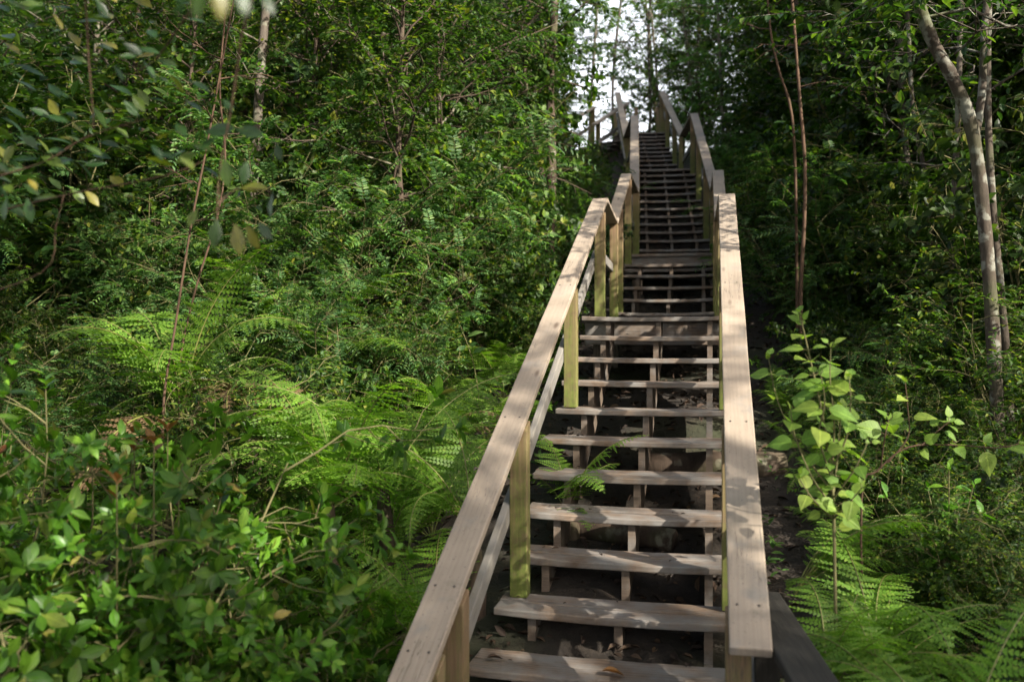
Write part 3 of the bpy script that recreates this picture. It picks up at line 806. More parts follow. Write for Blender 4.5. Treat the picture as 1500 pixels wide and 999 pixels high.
# ------------------------------------------------------------------ shrubs with glossy leaves, near left
_wb, _lb = gen_shrub(21, 1.1, 8, .55, 6, .22, 11, .060, TF, 'whorl', .008, .3, 4, droop=-.15)
rng = np.random.default_rng(5)
for q_ in range(7):
    A = np.array([rng.uniform(-.3, .3), rng.uniform(-.3, .3), .80 + rng.uniform(0, .16)])
    _wb.tube(np.array([A - (0, 0, .3), A + (0, 0, .05)]), [.003, .0015], 4)
    twig_leaves(_lb, rng, A, np.array([0, 0, 1.0]), .06, 5, .05, TF, 'whorl', -.3, 1)
gs = [proto('glossy_shrub', 'glossy', 'shrub', _wb, _lb, M_stem, [M_leaf_gloss, M_leaf_red], 'glossy shrubs in the left foreground', 'stem', 'foliage'),
      proto('glossy_shrub', 'glossy', 'shrub', *gen_shrub(22, .95, 8, .75, 6, .2, 11, .056, TE, 'whorl', .007, .25, 5, droop=-.25), M_stem, M_leaf_gloss, 'glossy shrubs in the left foreground', 'stem', 'foliage'),
      proto('glossy_shrub', 'glossy', 'shrub', *gen_shrub(23, 1.25, 7, .45, 6, .25, 11, .062, TE, 'whorl', .008, .35, 5, droop=-.25), M_stem, M_leaf_gloss, 'glossy shrubs in the left foreground', 'stem', 'foliage')]
GLAB = ['tall glossy shrub with reddish shoot tips at the left edge below the ferns', 'glossy shrub with upright leaf whorls in front of the bright combed fern',
        'low glossy shrub filling the lower left corner', 'glossy shrub standing between the combed fern and the lower left corner', 'broad glossy shrub at the bottom between corner and handrail',
        'dark glossy shrub at the left edge at mid height', 'small glossy shrub with yellowing leaves at the bottom edge', 'dense glossy shrub behind the lower left corner shrub',
        'short glossy shrub at the bottom edge nearest the foot of the left handrail']
def top_at(pr_h, px, py, Yd):      # scale so that the top of the plant reaches the sight line
    p = at(px, py, Yd); g = float(gz(p.x, p.y)); return p.x, p.y, max(.5, (p.z - g) / pr_h)
for i, (px, py, Yd, k, h) in enumerate([(75, 530, 2.7, 0, 1.2), (400, 720, 3.1, 1, 1.05), (40, 790, 2.5, 1, 1.05), (320, 760, 3.2, 2, 1.35), (300, 840, 2.7, 1, 1.05),
                                        (0, 540, 3.0, 2, 1.35), (170, 880, 2.5, 1, 1.05), (190, 660, 2.9, 2, 1.35), (330, 880, 3.0, 1, 1.05)]):
    x, y, s = top_at(h, px, py, Yd)
    o = place(gs[k], x, y, sc=s, label=GLAB[i])

# ------------------------------------------------------------------ understory: shrubs and small trees with fine foliage
UG = 'undergrowth shrubs on the slope left of the stairs'
us = [proto('leafy_shrub', 'dark small-leaved shrub in the tangle left of the stairs', 'shrub', *gen_shrub(31, 1.9, 11, .55, 9, .3, 11, .07, TS, 'alt', .012, .2, 5), M_stem, M_leaf_tree, UG, 'stem', 'foliage'),
      proto('leafy_shrub', 'pale feathery shrub with compound leaves left of the stairs', 'shrub', *gen_shrub(32, 2.2, 10, .6, 9, .34, 18, .062, TN, 'pinnate', .011, .3, 5), M_stem, M_leaf_light, 'pale feathery shrubs left of the stairs', 'stem', 'foliage'),
      proto('leafy_shrub', 'broad-leaved shrub with glinting dark foliage left of the stairs', 'shrub', *gen_shrub(33, 1.6, 10, .7, 8, .28, 9, .095, TW, 'whorl', .012, .2, 4), M_stem, M_leaf_deep, 'broad-leaved dark shrubs left of the stairs', 'stem', 'foliage')]
us.append(proto('leafy_shrub', 'x', 'shrub', *gen_shrub(34, 3.1, 9, .32, 9, .34, 10, .115, TW, 'whorl', .016, .12, 7), M_stem, M_leaf_tree, UG, 'stem', 'foliage'))
us.append(proto('leafy_shrub', 'x', 'shrub', *gen_shrub(35, 2.6, 9, .38, 9, .36, 9, .125, TF, 'alt', .015, .1, 7), M_stem, M_leaf_deep, UG, 'stem', 'foliage'))
TG = 'slender trees on the slope left of the stairs'
ts = [proto('forest_tree', 'x', 'tree', *gen_tree(41, 6.0, .055, .06, 1.5, 66, 11, .42, 12, .085, TS, 'alt', el=(.1, 1.5)), M_bark, M_leaf_tree, TG),
      proto('forest_tree', 'x', 'tree', *gen_tree(42, 7.5, .06, .10, 1.9, 70, 11, .5, 12, .095, TW, 'alt', el=(.0, 1.5)), M_bark_grey, M_leaf_deep, TG),
      proto('forest_tree', 'x', 'tree', *gen_tree(43, 5.2, .045, .06, 1.6, 60, 10, .45, 16, .075, TN, 'pinnate', el=(.1, 1.5)), M_bark, M_leaf_light, TG),
      proto('forest_tree', 'x', 'tree', *gen_tree(44, 9.0, .09, .16, 2.5, 80, 12, .55, 12, .10, TS, 'whorl', el=(-.1, 1.5)), M_bark, M_leaf_tree, TG)]

LR = {'L': ('dark small-leaved shrub in the tangle left of the stairs', 'pale feathery shrub with compound leaves left of the stairs', 'broad-leaved shrub with glinting dark foliage left of the stairs', 'tall many-stemmed shrub with leaf whorls left of the stairs', 'tall dark shrub with big drooping leaves left of the stairs'),
      'R': ('dark small-leaved shrub in the tangle right of the stairs', 'feathery shrub with compound leaves right of the stairs', 'broad-leaved shrub with dark foliage right of the stairs', 'tall many-stemmed shrub with leaf whorls right of the stairs', 'tall dark shrub with big drooping leaves right of the stairs')}
LRG = {'L': ('undergrowth shrubs on the slope left of the stairs', 'pale feathery shrubs left of the stairs', 'broad-leaved dark shrubs left of the stairs', 'tall whorled shrubs left of the stairs', 'tall dark shrubs left of the stairs'),
       'R': ('undergrowth shrubs right of the stairs', 'feathery shrubs right of the stairs', 'broad-leaved dark shrubs right of the stairs', 'tall whorled shrubs right of the stairs', 'tall dark shrubs right of the stairs')}
def stair_x(y):          # centre line of the stairs
    return float(np.interp(y, [0, 12.9, 16.8, 18.1, 22, 60], [-.45, -.54, -.9, -1.15, -1.75, -4.4]))
def clear_of_stairs(x, y, rad):
    if y < 3 or y > 22.5: return x
    c = stair_x(y); m = .78 + rad + (1.3 if y > 17.5 and x < c else 0)
    return min(x, c - m) if x < c else max(x, c + m)
def open_view(x, y, rad):          # nothing tall stands between the lane and the top landing's left side
    return min(x, -.155 * y - rad) if x < stair_x(y) and 7 < y < 21 else x
def put_shrub(k, x, y, sc):
    x = clear_of_stairs(x, y, (.8, 1.0, .85, 1.05, 1.1)[k] * sc)
    if k > 2: x = open_view(x, y, 1.35 * sc)
    s = 'L' if x < -.5 else 'R'
    return place(us[k], x, y, sc=sc, label=LR[s][k], group=LRG[s][k])
def put_tree(k, x, y, sc, label=None, group=None):
    x = open_view(clear_of_stairs(x, y, (1.45, 1.8, 1.6, 2.4)[k] * sc), y, (1.2, 1.5, 1.3, 2.0)[k] * sc)
    px, _ = pix((x, y, 2))
    if label is None:
        if y > 22.5 and 780 < px < 1130: label, group = 'sparse leafy tree against the bright sky beyond the top landing', 'trees beyond the top landing'
        elif x < -.5: label, group = 'slender leafy tree crowding the slope left of the stairs', TG
        else: label, group = 'slender leafy tree in the dark wood right of the stairs', 'slender trees right of the stairs'
    return place(ts[k], x, y, sc=sc, label=label, group=group, tilt=(random.uniform(-.06, .06), random.uniform(-.06, .06)))

rr = random.Random(9)
def stair_x(y):          # centre line of the stairs
    return np.interp(y, [0, 12.9, 16.8, 18.1, 22, 60], [-.45, -.54, -.9, -1.15, -1.75, -4.4])
def scatter(n, xr, yr, mind, ok, fn, pool):
    c = tr = 0
    while c < n and tr < 9000:
        tr += 1
        x = rr.uniform(*xr); y = rr.uniform(*yr)
        if any((x - a) ** 2 + (y - b) ** 2 < mind * mind for a, b in pool): continue
        if not ok(x, y): continue
        fn(x, y); pool.append((x, y)); c += 1
    return c
def inview(x, y, m=120):
    px, py = pix((x, y, gz(x, y) + 1)); return -m < px < 1500 + m
pool = []
scatter(95, (-13, -1.5), (6.0, 23), .62, lambda x, y: inview(x, y) and x < stair_x(y) - 1.35 - .012 * y,
        lambda x, y: put_shrub(rr.choice([0, 0, 1, 1, 2]), x, y, rr.uniform(.6, 1.05) if x < stair_x(y) - 2.2 else rr.uniform(.4, .6)), pool)
scatter(85, (.9, 12), (5.5, 23), .62, lambda x, y: inview(x, y) and x > stair_x(y) + 1.25,
        lambda x, y: put_shrub(rr.choice([0, 0, 2, 2, 1]), x, y, rr.uniform(.55, 1.0) if x > stair_x(y) + 2.2 else rr.uniform(.4, .6)), pool)
pool2 = []
for (px, py, Yd, k, h) in ((330, 330, 7.0, 1, 2.0), (430, 260, 7.6, 1, 2.0), (520, 300, 7.4, 1, 2.0), (600, 330, 7.8, 1, 2.0), (560, 210, 8.8, 1, 2.0), (470, 180, 8.6, 3, 2.9), (380, 210, 8.2, 1, 2.0),
                           (660, 250, 9.0, 3, 2.9), (720, 230, 9.6, 3, 2.9), (290, 260, 7.8, 1, 2.0), (620, 170, 10, 1, 2.0), (500, 400, 6.4, 1, 2.0), (410, 380, 6.6, 1, 2.0), (690, 350, 8.4, 3, 2.9), (240, 330, 7.0, 3, 2.9)):
    g_ = at(px, py, Yd); put_shrub(k, g_.x, g_.y, min(1.6, max(.5, (g_.z - float(gz(g_.x, g_.y))) / h))); pool2.append((g_.x, g_.y))
for q in range(15):
    y = 3.6 + q * .34; x = .95 + rr.uniform(0, .55)
    put_shrub(rr.choice([0, 2]), x, y, rr.uniform(.26, .4))
for q in range(13):
    fern(rr.uniform(.5, .75), 3.95 + q * .36, rr.uniform(.34, .5), 7, 'small fern in the shade of the bank right of the stairs', FGR)
for q in range(9):
    fern(.85 + rr.uniform(0, .5), 3.9 + q * .45, rr.uniform(.4, .6), 7, 'small fern in the shade of the bank right of the stairs', FGR)
scatter(46, (-12, -2.2), (7.2, 20), 1.15, lambda x, y: inview(x, y) and x < stair_x(y) - 2.0 - .03 * y, lambda x, y: put_shrub(rr.choice([3, 3, 4]), x, y, rr.uniform(.75, 1.25)), pool2)
scatter(46, (1.6, 12), (7.0, 20), 1.1, lambda x, y: inview(x, y) and x > stair_x(y) + 2.7 and not blocks_sun(x, y, .3, 3.2), lambda x, y: put_shrub(rr.choice([3, 4, 4]), x, y, rr.uniform(.75, 1.25)), pool2)
scatter(16, (-7, -2.6), (4.6, 6.4), .7, lambda x, y: inview(x, y, 60), lambda x, y: put_shrub(rr.choice([0, 1, 2]), x, y, rr.uniform(.35, .6)), pool)
scatter(16, (1.0, 4.5), (4.4, 6.4), .55, lambda x, y: inview(x, y, 60), lambda x, y: put_shrub(rr.choice([0, 0, 2]), x, y, rr.uniform(.25, .45)), pool)
for side in (-1, 1):
    for q in range(26):
        y = 8.2 + q * .5 + rr.uniform(-.2, .2); d = rr.uniform(1.05, 1.75) if side < 0 else rr.uniform(1.5, 2.1)
        x = stair_x(y) + side * d
        if d < 1.4 and 10.2 < y < 15 or d < 1.25: continue
        put_shrub(rr.choice([0, 1, 2, 2]), x, y, (rr.uniform(.3, .42) if d < 1.4 else rr.uniform(.42, .65)) * (1 if side < 0 else .75))
for (px, py, Yd) in ((850, 268, 15.5), (868, 290, 13.5), (838, 300, 12.5), (845, 330, 11), (1110, 250, 14), (1100, 205, 17), (1085, 190, 19.5), (1125, 300, 11)):
    g_ = at(px, py, Yd); put_shrub(rr.choice([0, 1, 2]), g_.x, g_.y, max(.5, (g_.z - float(gz(g_.x, g_.y))) / 1.7))
poolt = []
scatter(58, (-20, -2.5), (7.5, 27), 1.2, lambda x, y: inview(x, y, 250) and x < stair_x(y) - 1.9 - .03 * y and not (y > 15 and 740 < pix((x, y, 5))[0] < 1090),
        lambda x, y: put_tree(rr.choice([0, 0, 2, 2, 2, 1, 3]), x, y, rr.uniform(.7, 1.15)), poolt)
scatter(58, (1.5, 20), (7.5, 27), 1.2, lambda x, y: inview(x, y, 250) and x > stair_x(y) + 2.0 + .02 * y and not (y > 17 and 800 < pix((x, y, 5))[0] < 1060) and not blocks_sun(x, y, .5, 6.5),
        lambda x, y: put_tree(rr.choice([0, 1, 1, 3, 3]), x, y, rr.uniform(.7, 1.15)), poolt)
scatter(46, (-32, 26), (25, 44), 1.9, lambda x, y: inview(x, y, 150) and not (-.16 < x / y < -.02),
        lambda x, y: put_tree(rr.choice([1, 3, 3, 0]), x, y, rr.uniform(1.0, 1.5)), poolt)
for (x, y, k, s) in ((-4.6, 25.5, 2, 1.1), (-.3, 25, 0, 1.0), (-1.7, 31, 3, 1.0), (.9, 24, 2, 1.1), (1.9, 22.5, 2, 1.0), (-.9, 28, 2, 1.1), (-.4, 31, 3, 1.0), (-5.6, 28, 3, 1.1)):  # pale-leaved kind at the right imitates sunlit foliage where neighbours cast shade
    put_tree(k, x, y, s)
#SPECIAL
# ------------------------------------------------------------------ trees and plants one can point at
def pts_at(lst):
    return np.array([tuple(at(px, py, Yd)) for px, py, Yd in lst])
def smooth(P, k=4):
    P = np.asarray(P, float); out = []
    for i in range(len(P) - 1):
        p0 = P[max(i - 1, 0)]; p1 = P[i]; p2 = P[i + 1]; p3 = P[min(i + 2, len(P) - 1)]
        for t in np.linspace(0, 1, k, endpoint=False):
            out.append(.5 * ((2 * p1) + (-p0 + p2) * t + (2 * p0 - 5 * p1 + 4 * p2 - p3) * t * t + (-p0 + 3 * p1 - 3 * p2 + p3) * t ** 3))
    out.append(P[-1]); return np.array(out)
def to_ground(P):
    P = list(P); b = np.array(P[0]); g = float(gz(b[0], b[1])) - .1
    if b[2] > g: P.insert(0, np.array([b[0] + .02, b[1] + .05, g]))
    return np.array(P)

def built_tree(name, label, cat, stems, wmat, lmat, seed, group=None, crown=None, k=8, wname='trunk', lname='crown'):
    """stems: list of (points, r0, r1); crown: (limbs per stem, start, spread, twigs, twig length, leaves, size, template, mode)"""
    rng = np.random.default_rng(seed)
    base = stems[0][0][0]
    t = thing(name, label, cat, tuple(base), 0, group)
    wb, lb = MB(), MB(); nl = 0
    for P, r0, r1 in stems:
        S = smooth(P) - base
        rad = np.linspace(r0, r1, len(S)) * (1 + rng.normal(0, .04, len(S)))
        wb.tube(S, rad, k)
        if crown:
            nlimb, st, spread, ntw, tl, nlf, size, T, mode = crown
            for i in range(nlimb):
                u = st + (1 - st) * (i + rng.uniform(0, 1)) / nlimb
                p, d = lerp_on(S, min(u, .99)); az = i * 2.4 + rng.uniform(-.5, .5)
                limb_with_leaves(wb, lb, rng, p, (math.cos(az), math.sin(az), rng.uniform(.0, .7)), spread * rng.uniform(.5, 1.1), r0 * .22 + .003, ntw, tl, nlf, size, T, mode); nl += 1
    link(wname, wb.mesh(name + '_' + wname, wmat), t)
    if nl: link(lname, lb.mesh(name + '_' + lname, lmat), t)
    return t

# forked tree on the right
A = to_ground(pts_at([(1470, 800, 6.0), (1463, 650, 6.0), (1452, 450, 6.05), (1440, 310, 6.05), (1424, 190, 6.0), (1398, 120, 5.95), (1368, 65, 5.9), (1345, 0, 5.85), (1325, -120, 5.8), (1310, -300, 5.8)]))
B = pts_at([(1428, 200, 6.0), (1438, 140, 6.05), (1441, 70, 6.1), (1446, -10, 6.15), (1455, -160, 6.2), (1458, -320, 6.3)])
C = to_ground(pts_at([(1486, 780, 6.35), (1476, 560, 6.35), (1466, 430, 6.35), (1455, 320, 6.35), (1448, 190, 6.4), (1447, 60, 6.5), (1452, -120, 6.5)]))
D_ = pts_at([(1398, 80, 6.0), (1420, 60, 5.9), (1432, 45, 5.8)])
built_tree('forked_tree', 'forked tree with pale mottled lichen bark at the right edge', 'tree',
           [(A, .043, .036), (B, .026, .016), (C, .030, .020), (D_, .008, .004)], M_bark_lichen, M_leaf_deep, 51, crown=(6, .72, 1.5, 9, .45, 11, .075, TS, 'alt'), k=12)
# double trunk behind the left side of the stairs
A = to_ground(pts_at([(803, 430, 11), (806, 330, 11), (808, 230, 11), (806, 120, 11.1), (812, 20, 11.1), (816, -150, 11.2)]))
B = pts_at([(806, 330, 11), (792, 250, 10.9), (778, 190, 10.9), (770, 120, 10.8), (765, 40, 10.8)])
built_tree('double_trunk_tree', 'dark tree with two thin trunks left of the upper steps', 'tree', [(A, .075, .04), (B, .04, .02)], M_bark, M_leaf_deep, 52,
           crown=(14, .66, .6, 8, .4, 10, .08, TS, 'alt'))
built_tree('pale_tree', 'light leafy tree arching over the left rail end of the top landing against white sky', 'tree',  # pale leaf colour of these trees stands in for sunlight blocked by neighbours
           [(to_ground(pts_at([(900, 235, 27), (898, 110, 27), (915, -50, 27), (930, -260, 27)])), .06, .03)], M_bark_grey, M_leaf_light, 55, crown=(30, .26, 1.6, 9, .5, 14, .10, TS, 'alt'))
built_tree('pale_tree', 'light leafy tree arching over the right rail end of the top flight', 'tree',
           [(to_ground(pts_at([(1022, 225, 25), (1010, 110, 25), (996, -40, 25), (985, -260, 25)])), .06, .03)], M_bark_grey, M_leaf_light, 56, crown=(30, .27, 1.8, 9, .5, 14, .10, TS, 'alt'))
built_tree('pale_tree', 'light leafy tree at the left side of the bright gap beyond the side flight', 'tree',
           [(to_ground(pts_at([(862, 230, 24), (868, 110, 24), (878, -30, 24), (890, -240, 24)])), .05, .025)], M_bark_grey, M_leaf_light, 58, crown=(30, .30, 1.5, 9, .5, 14, .10, TS, 'alt'))
built_tree('pale_tree', 'light leafy tree right of the fourth flight against the dark wood', 'tree',
           [(to_ground(pts_at([(1060, 215, 21), (1056, 110, 21), (1050, -30, 21), (1044, -240, 21)])), .05, .025)], M_bark_grey, M_leaf_light, 59, crown=(30, .25, 1.2, 9, .5, 14, .10, TS, 'alt'))
built_tree('pale_tree', 'light leafy tree in the middle of the bright gap beyond the top landing', 'tree',
           [(to_ground(pts_at([(968, 225, 28), (962, 110, 28), (950, -40, 28), (945, -260, 28)])), .05, .025)], M_bark_grey, M_leaf_light, 57, crown=(30, .28, 1.7, 9, .5, 14, .10, TS, 'alt'))
# thin red stems on the right
for k_, (lab, P, r0, r1, m, cr) in enumerate([
    ('thin reddish stem with a gentle bow right of the upper handrail', [(1173, 430, 8.6), (1178, 330, 8.6), (1179, 240, 8.6), (1172, 150, 8.6), (1165, 60, 8.6), (1158, -30, 8.6), (1150, -150, 8.6)], .019, .012, M_bark_red, (5, .6, .9, 6, .35, 9, .07, TS, 'alt')),
    ('thin bent stem with a bare pale side twig right of the top steps', [(1166, 300, 9.4), (1160, 170, 9.4), (1140, 100, 9.4), (1128, 40, 9.4), (1120, -60, 9.4)], .017, .009, M_bark_red, (4, .6, .9, 6, .35, 9, .07, TS, 'alt')),
    ('straight grey pole-like trunk in the dark wood behind the sapling', [(1325, 520, 10.5), (1322, 380, 10.5), (1328, 250, 10.5), (1320, 120, 10.5), (1318, -80, 10.6)], .05, .03, M_bark_grey, (8, .5, 1.1, 7, .4, 10, .075, TS, 'alt')),
    ('pale crooked thin trunk left of the forked tree', [(1360, 500, 9.5), (1355, 400, 9.5), (1366, 320, 9.5), (1352, 240, 9.5), (1338, 170, 9.5), (1330, 30, 9.5), (1326, -80, 9.5)], .03, .018, M_bark_lichen, (6, .5, .9, 6, .4, 10, .07, TS, 'alt')),
    ('dark leaning trunk crossing high in the wood right of the stairs', [(1400, 400, 12), (1345, 235, 12), (1290, 150, 12), (1235, 90, 12), (1185, 30, 12), (1120, -60, 12)], .07, .035, M_bark, (8, .4, 1.1, 7, .4, 10, .08, TS, 'alt')),
    ('straight thin trunk nearest the right handrail in the shade', [(1283, 480, 12.5), (1280, 330, 12.5), (1284, 200, 12.5), (1275, 60, 12.5), (1272, -80, 12.6)], .05, .03, M_bark_grey, (8, .45, 1.2, 7, .4, 10, .08, TS, 'alt')),
    ('slim dark trunk behind the fork of the mottled tree', [(1405, 620, 8.5), (1402, 430, 8.5), (1398, 300, 8.5), (1404, 150, 8.5), (1408, -60, 8.5)], .035, .022, M_bark_grey, (6, .5, 1.0, 6, .4, 10, .075, TS, 'alt')),
    ('pale straight trunk rising against the sky behind the top landing', [(950, 230, 26), (953, 150, 26), (950, 60, 26), (955, -60, 26), (957, -200, 26)], .055, .03, M_bark_lichen, (14, .25, 1.4, 8, .5, 12, .09, TS, 'alt')),
    ('reddish upright stem left of the ferns with thin leaves', [(238, 620, 4.6), (258, 470, 4.6), (280, 330, 4.6), (302, 220, 4.6), (322, 110, 4.6), (350, -40, 4.6)], 0.008, .005, M_bark_red, (6, .5, .5, 5, .3, 8, .06, TS, 'alt')),
    ('second reddish stem leaning right above the yellow-green fern', [(262, 560, 4.9), (285, 430, 4.9), (318, 320, 4.9), (330, 230, 4.9), (322, 130, 4.9), (330, 20, 4.9), (335, -60, 4.9)], .007, .005, M_bark_red, None),
    ('grey rough trunk half hidden behind hanging leaves at left', [(372, 420, 8.0), (370, 300, 8.0), (376, 200, 8.0), (382, 100, 8.0), (392, -20, 8.0), (396, -120, 8.0)], .055, .04, M_bark_grey, (9, .4, 1.2, 7, .4, 14, .065, TN, 'pinnate')),
    ('bare dark branching trunk at the top left in front of sky', [(350, 200, 10), (395, 60, 10), (430, 0, 10), (470, -70, 10)], .06, .03, M_bark, (6, .5, 1.2, 7, .4, 10, .07, TS, 'alt')),
]):
    P = to_ground(pts_at(P))
    built_tree('thin_tree', lab, 'tree', [(P, r0, r1)], m, M_leaf_tree if k_ % 2 else M_leaf_deep, 60 + k_, crown=cr)

# slender tree outside the left edge whose branches hang into the picture, close to the lens
rng = np.random.default_rng(77)
base = np.array([-1.75, .95, float(gz(-1.75, .95)) - .05])
nt_ = thing('overhanging_tree', 'near out of focus tree whose leafy branches hang in from the top left corner', 'tree', tuple(base))
wb, lb, lb2 = MB(), MB(), MB()
trunk = np.array([base, base + (.05, .1, 1.0), base + (.0, .25, 2.0), base + (.15, .35, 2.9), base + (.2, .6, 3.8)]) - base
wb.tube(smooth(trunk), np.linspace(.035, .015, 17), 8)
BR = [ # branch point lists in photo pixels, near depth
    ([(-100, -160, 1.35), (60, -120, 1.4), (118, -30, 1.45), (130, 90, 1.5), (138, 190, 1.5)], .0032),
    ([(-120, -120, 1.3), (150, -110, 1.3), (360, -60, 1.3), (352, 60, 1.35), (340, 150, 1.4), (322, 250, 1.45), (318, 320, 1.45)], .0038),
    ([(-140, 300, 1.6), (0, 258, 1.6), (70, 235, 1.6), (130, 200, 1.6), (230, 170, 1.6)], .0032),
    ([(-100, 330, 1.7), (100, 285, 1.7), (180, 270, 1.7), (250, 255, 1.7), (310, 232, 1.7)], .0030),
    ([(-100, 440, 1.6), (60, 400, 1.6), (82, 330, 1.6), (95, 280, 1.65)], .0016),
    ([(-60, -60, 1.4), (120, -40, 1.4), (290, -30, 1.35), (262, 40, 1.4), (225, 90, 1.45), (200, 105, 1.5)], .0032),
    ([(318, 300, 1.45), (345, 278, 1.5), (372, 277, 1.5), (398, 280, 1.5)], .002),
]
for P, r in BR:
    W = pts_at([(a_, b_, c_ * 1.4) for a_, b_, c_ in P]) - base
    j0 = trunk[np.argmin(np.linalg.norm(trunk - W[0], axis=1))]
    Sm = smooth(np.vstack([[j0], W])) if P[0][0] < 0 else smooth(W)
    wb.tube(Sm, np.linspace(r * 1.4, r * .5, len(Sm)), 6)
def leaf_px(px, py, Yd, ang, lenpx, T=TF, toward=.1, m=0, face=None):
    """one leaf starting at a pixel's sight line, drawn direction ang (degrees, 0 = right, 90 = up)"""
    Yd = Yd * 1.4 if Yd > 1.25 else Yd
    p = np.array(at(px, py, Yd)) - base
    rgt = np.array([VC, VS, 0]); up = np.array([0, 0, 1.0]); tow = np.array([VS, -VC, 0])
    d = rgt * math.cos(R(ang)) + up * math.sin(R(ang)) + tow * toward
    nn = (tow * .8 + up * .45 + rgt * rng.normal(0, .3)) if face is None else face
    nn = nn + rng.normal(0, .2, 3)
    put_leaves(lb, p[None], d[None], nn[None], np.array([lenpx * Yd / F * 1.0]), T, m)
for a in [(318, 320, 1.45, -95, 48), (345, 328, 1.45, -80, 52), (362, 330, 1.45, -65, 44), (378, 326, 1.45, -50, 36), (290, 306, 1.45, -120, 34), (400, 282, 1.5, -100, 40),
          (330, 232, 1.45, -85, 48), (362, 236, 1.5, -100, 38), (352, 276, 1.5, 3, 44), (405, 210, 1.55, -75, 30), (300, 195, 1.45, 10, 50), (345, 190, 1.5, -10, 46), (322, 200, 1.45, -150, 40),
          (290, 225, 1.5, 200, 40), (10, 290, 1.5, -100, 40), (40, 290, 1.5, -80, 44), (60, 230, 1.6, -20, 44), (5, 240, 1.6, 60, 36),
          (296, -20, .95, -100, 58), (318, -25, .95, -80, 62), (348, -20, .95, -70, 52), (384, -10, 1.2, -60, 40), (280, -15, .95, -120, 52)]:
    leaf_px(*a)
for q in range(210):
    px = rng.normal(90, 140); py = rng.uniform(-40, 300) - .15 * px
    if px > 330 or py > 330: continue
    Yd = rng.uniform(1.35, 2.1)
    leaf_px(px, py, Yd, rng.uniform(-60, 30), rng.uniform(26, 46), toward=rng.normal(.1, .4), face=np.array([rng.normal(.1, .35), rng.normal(-.5, .35), 1.0]))
link('trunk', wb.mesh('overhanging_tree_trunk', M_bark_red), nt_)
link('crown', lb.mesh('overhanging_tree_crown', M_leaf_big), nt_)

# broad-leaved sapling on the right
def sapling(name, label, cat, stems, seed, lmat, T, size, pair_gap, wmat=M_stem, face=.5, nbase=.25):
    rng = np.random.default_rng(seed)
    base = np.array(stems[0][0][0]); base[2] = min(base[2], float(gz(base[0], base[1])) - .02)
    t = thing(name, label, cat, tuple(base)); wb, lb = MB(), MB()
    tow = np.array([VS, -VC, 0])
    for P, r in stems:
        S = smooth(P) - base
        wb.tube(S, np.linspace(r, r * .35, len(S)), 6)
        Lt = np.sum(np.linalg.norm(np.diff(S, axis=0), axis=1)); npair = max(2, int(Lt * (1 - nbase) / pair_gap))
        for i in range(npair + 1):
            u = nbase + (1 - nbase) * i / npair
            p, d = lerp_on(S, min(u, .999)); az = i * math.pi / 2 + rng.uniform(-.4, .4)
            a = unit(np.cross(d, [.3, 1, .1])); b = np.cross(d, a)
            for sg in (1, -1):
                o_ = (a * math.cos(az) + b * math.sin(az)) * sg
                tip = u > .93
                D = o_ + d * (.9 if tip else .45) + rng.normal(0, .15, 3) + np.array([0, 0, -.15 if not tip else .25])
                pet = unit(D) * size * .22
                wb.tube(np.array([p, p + pet]), [r * .3, r * .22], 4)
                nn = np.array([0, 0, 1.0]) * .8 + tow * face + d * .3 + rng.normal(0, .4, 3)
                s_ = size * rng.uniform(.5, 1.25) * (.5 if tip else 1)
                put_leaves(lb, (p + pet)[None], (unit(D) + np.array([0, 0, -.25]))[None], nn[None], np.array([s_]), T)
                if tip:
                    D2 = d + rng.normal(0, .3, 3); put_leaves(lb, p[None], D2[None], nn[None], np.array([s_ * .7]), T)
    link('stem', wb.mesh(name + '_stem', wmat), t); link('foliage', lb.mesh(name + '_foliage', lmat), t)
    return t
Ys = 3.7
main = to_ground(pts_at([(1222, 790, Ys), (1218, 700, Ys), (1205, 610, Ys), (1190, 540, Ys), (1172, 462, Ys)]))
st_ = [(main, .008)]
for P in ([(1218, 700, Ys), (1222, 620, Ys), (1216, 560, Ys - .05), (1217, 508, Ys - .05)], [(1219, 720, Ys), (1175, 660, Ys), (1140, 590, Ys + .05), (1126, 525, Ys + .05)],
          [(1218, 690, Ys), (1240, 640, Ys - .05), (1246, 590, Ys - .1), (1244, 556, Ys - .1)], [(1218, 700, Ys), (1200, 640, Ys - .1), (1208, 590, Ys - .15), (1202, 548, Ys - .15)],
          [(1219, 740, Ys), (1190, 700, Ys - .1), (1165, 640, Ys - .1), (1158, 600, Ys - .1)], [(1220, 730, Ys), (1250, 690, Ys - .1), (1270, 650, Ys - .1)],
          [(1220, 760, Ys), (1190, 730, Ys - .15), (1170, 700, Ys - .2)], [(1220, 760, Ys), (1245, 735, Ys - .15), (1262, 715, Ys - .2)], [(1221, 720, Ys), (1228, 660, Ys + .1), (1232, 600, Ys + .12)]):
    st_.append((pts_at(P), .0045))
sapling('broad_leaved_sapling', 'bright sapling with broad opposite leaves standing beside the right handrail', 'sapling', st_, 81, M_leaf_broad, TB, .092, .085, face=.6, nbase=.22)
Yb = 4.3
S1 = to_ground(pts_at([(1262, 730, Yb), (1285, 690, Yb), (1330, 655, Yb), (1400, 652, Yb), (1460, 656, Yb - .1), (1492, 650, Yb - .1)]))
S2 = pts_at([(1300, 678, Yb), (1330, 640, Yb), (1330, 600, Yb), (1326, 560, Yb)])
S3 = pts_at([(1290, 685, Yb), (1296, 640, Yb - .1), (1302, 615, Yb - .1)])
S4 = pts_at([(1350, 652, Yb), (1375, 630, Yb), (1390, 618, Yb)])
sapling('trailing_sapling', 'trailing sapling with a long bare twig and leaf tufts reaching toward the forked tree', 'sapling', [(S1, .006), (S2, .004), (S3, .004), (S4, .004)], 82, M_leaf_broad, TB, .10, .16, M_bark_red, face=.6, nbase=.55)
Yc = 4.6
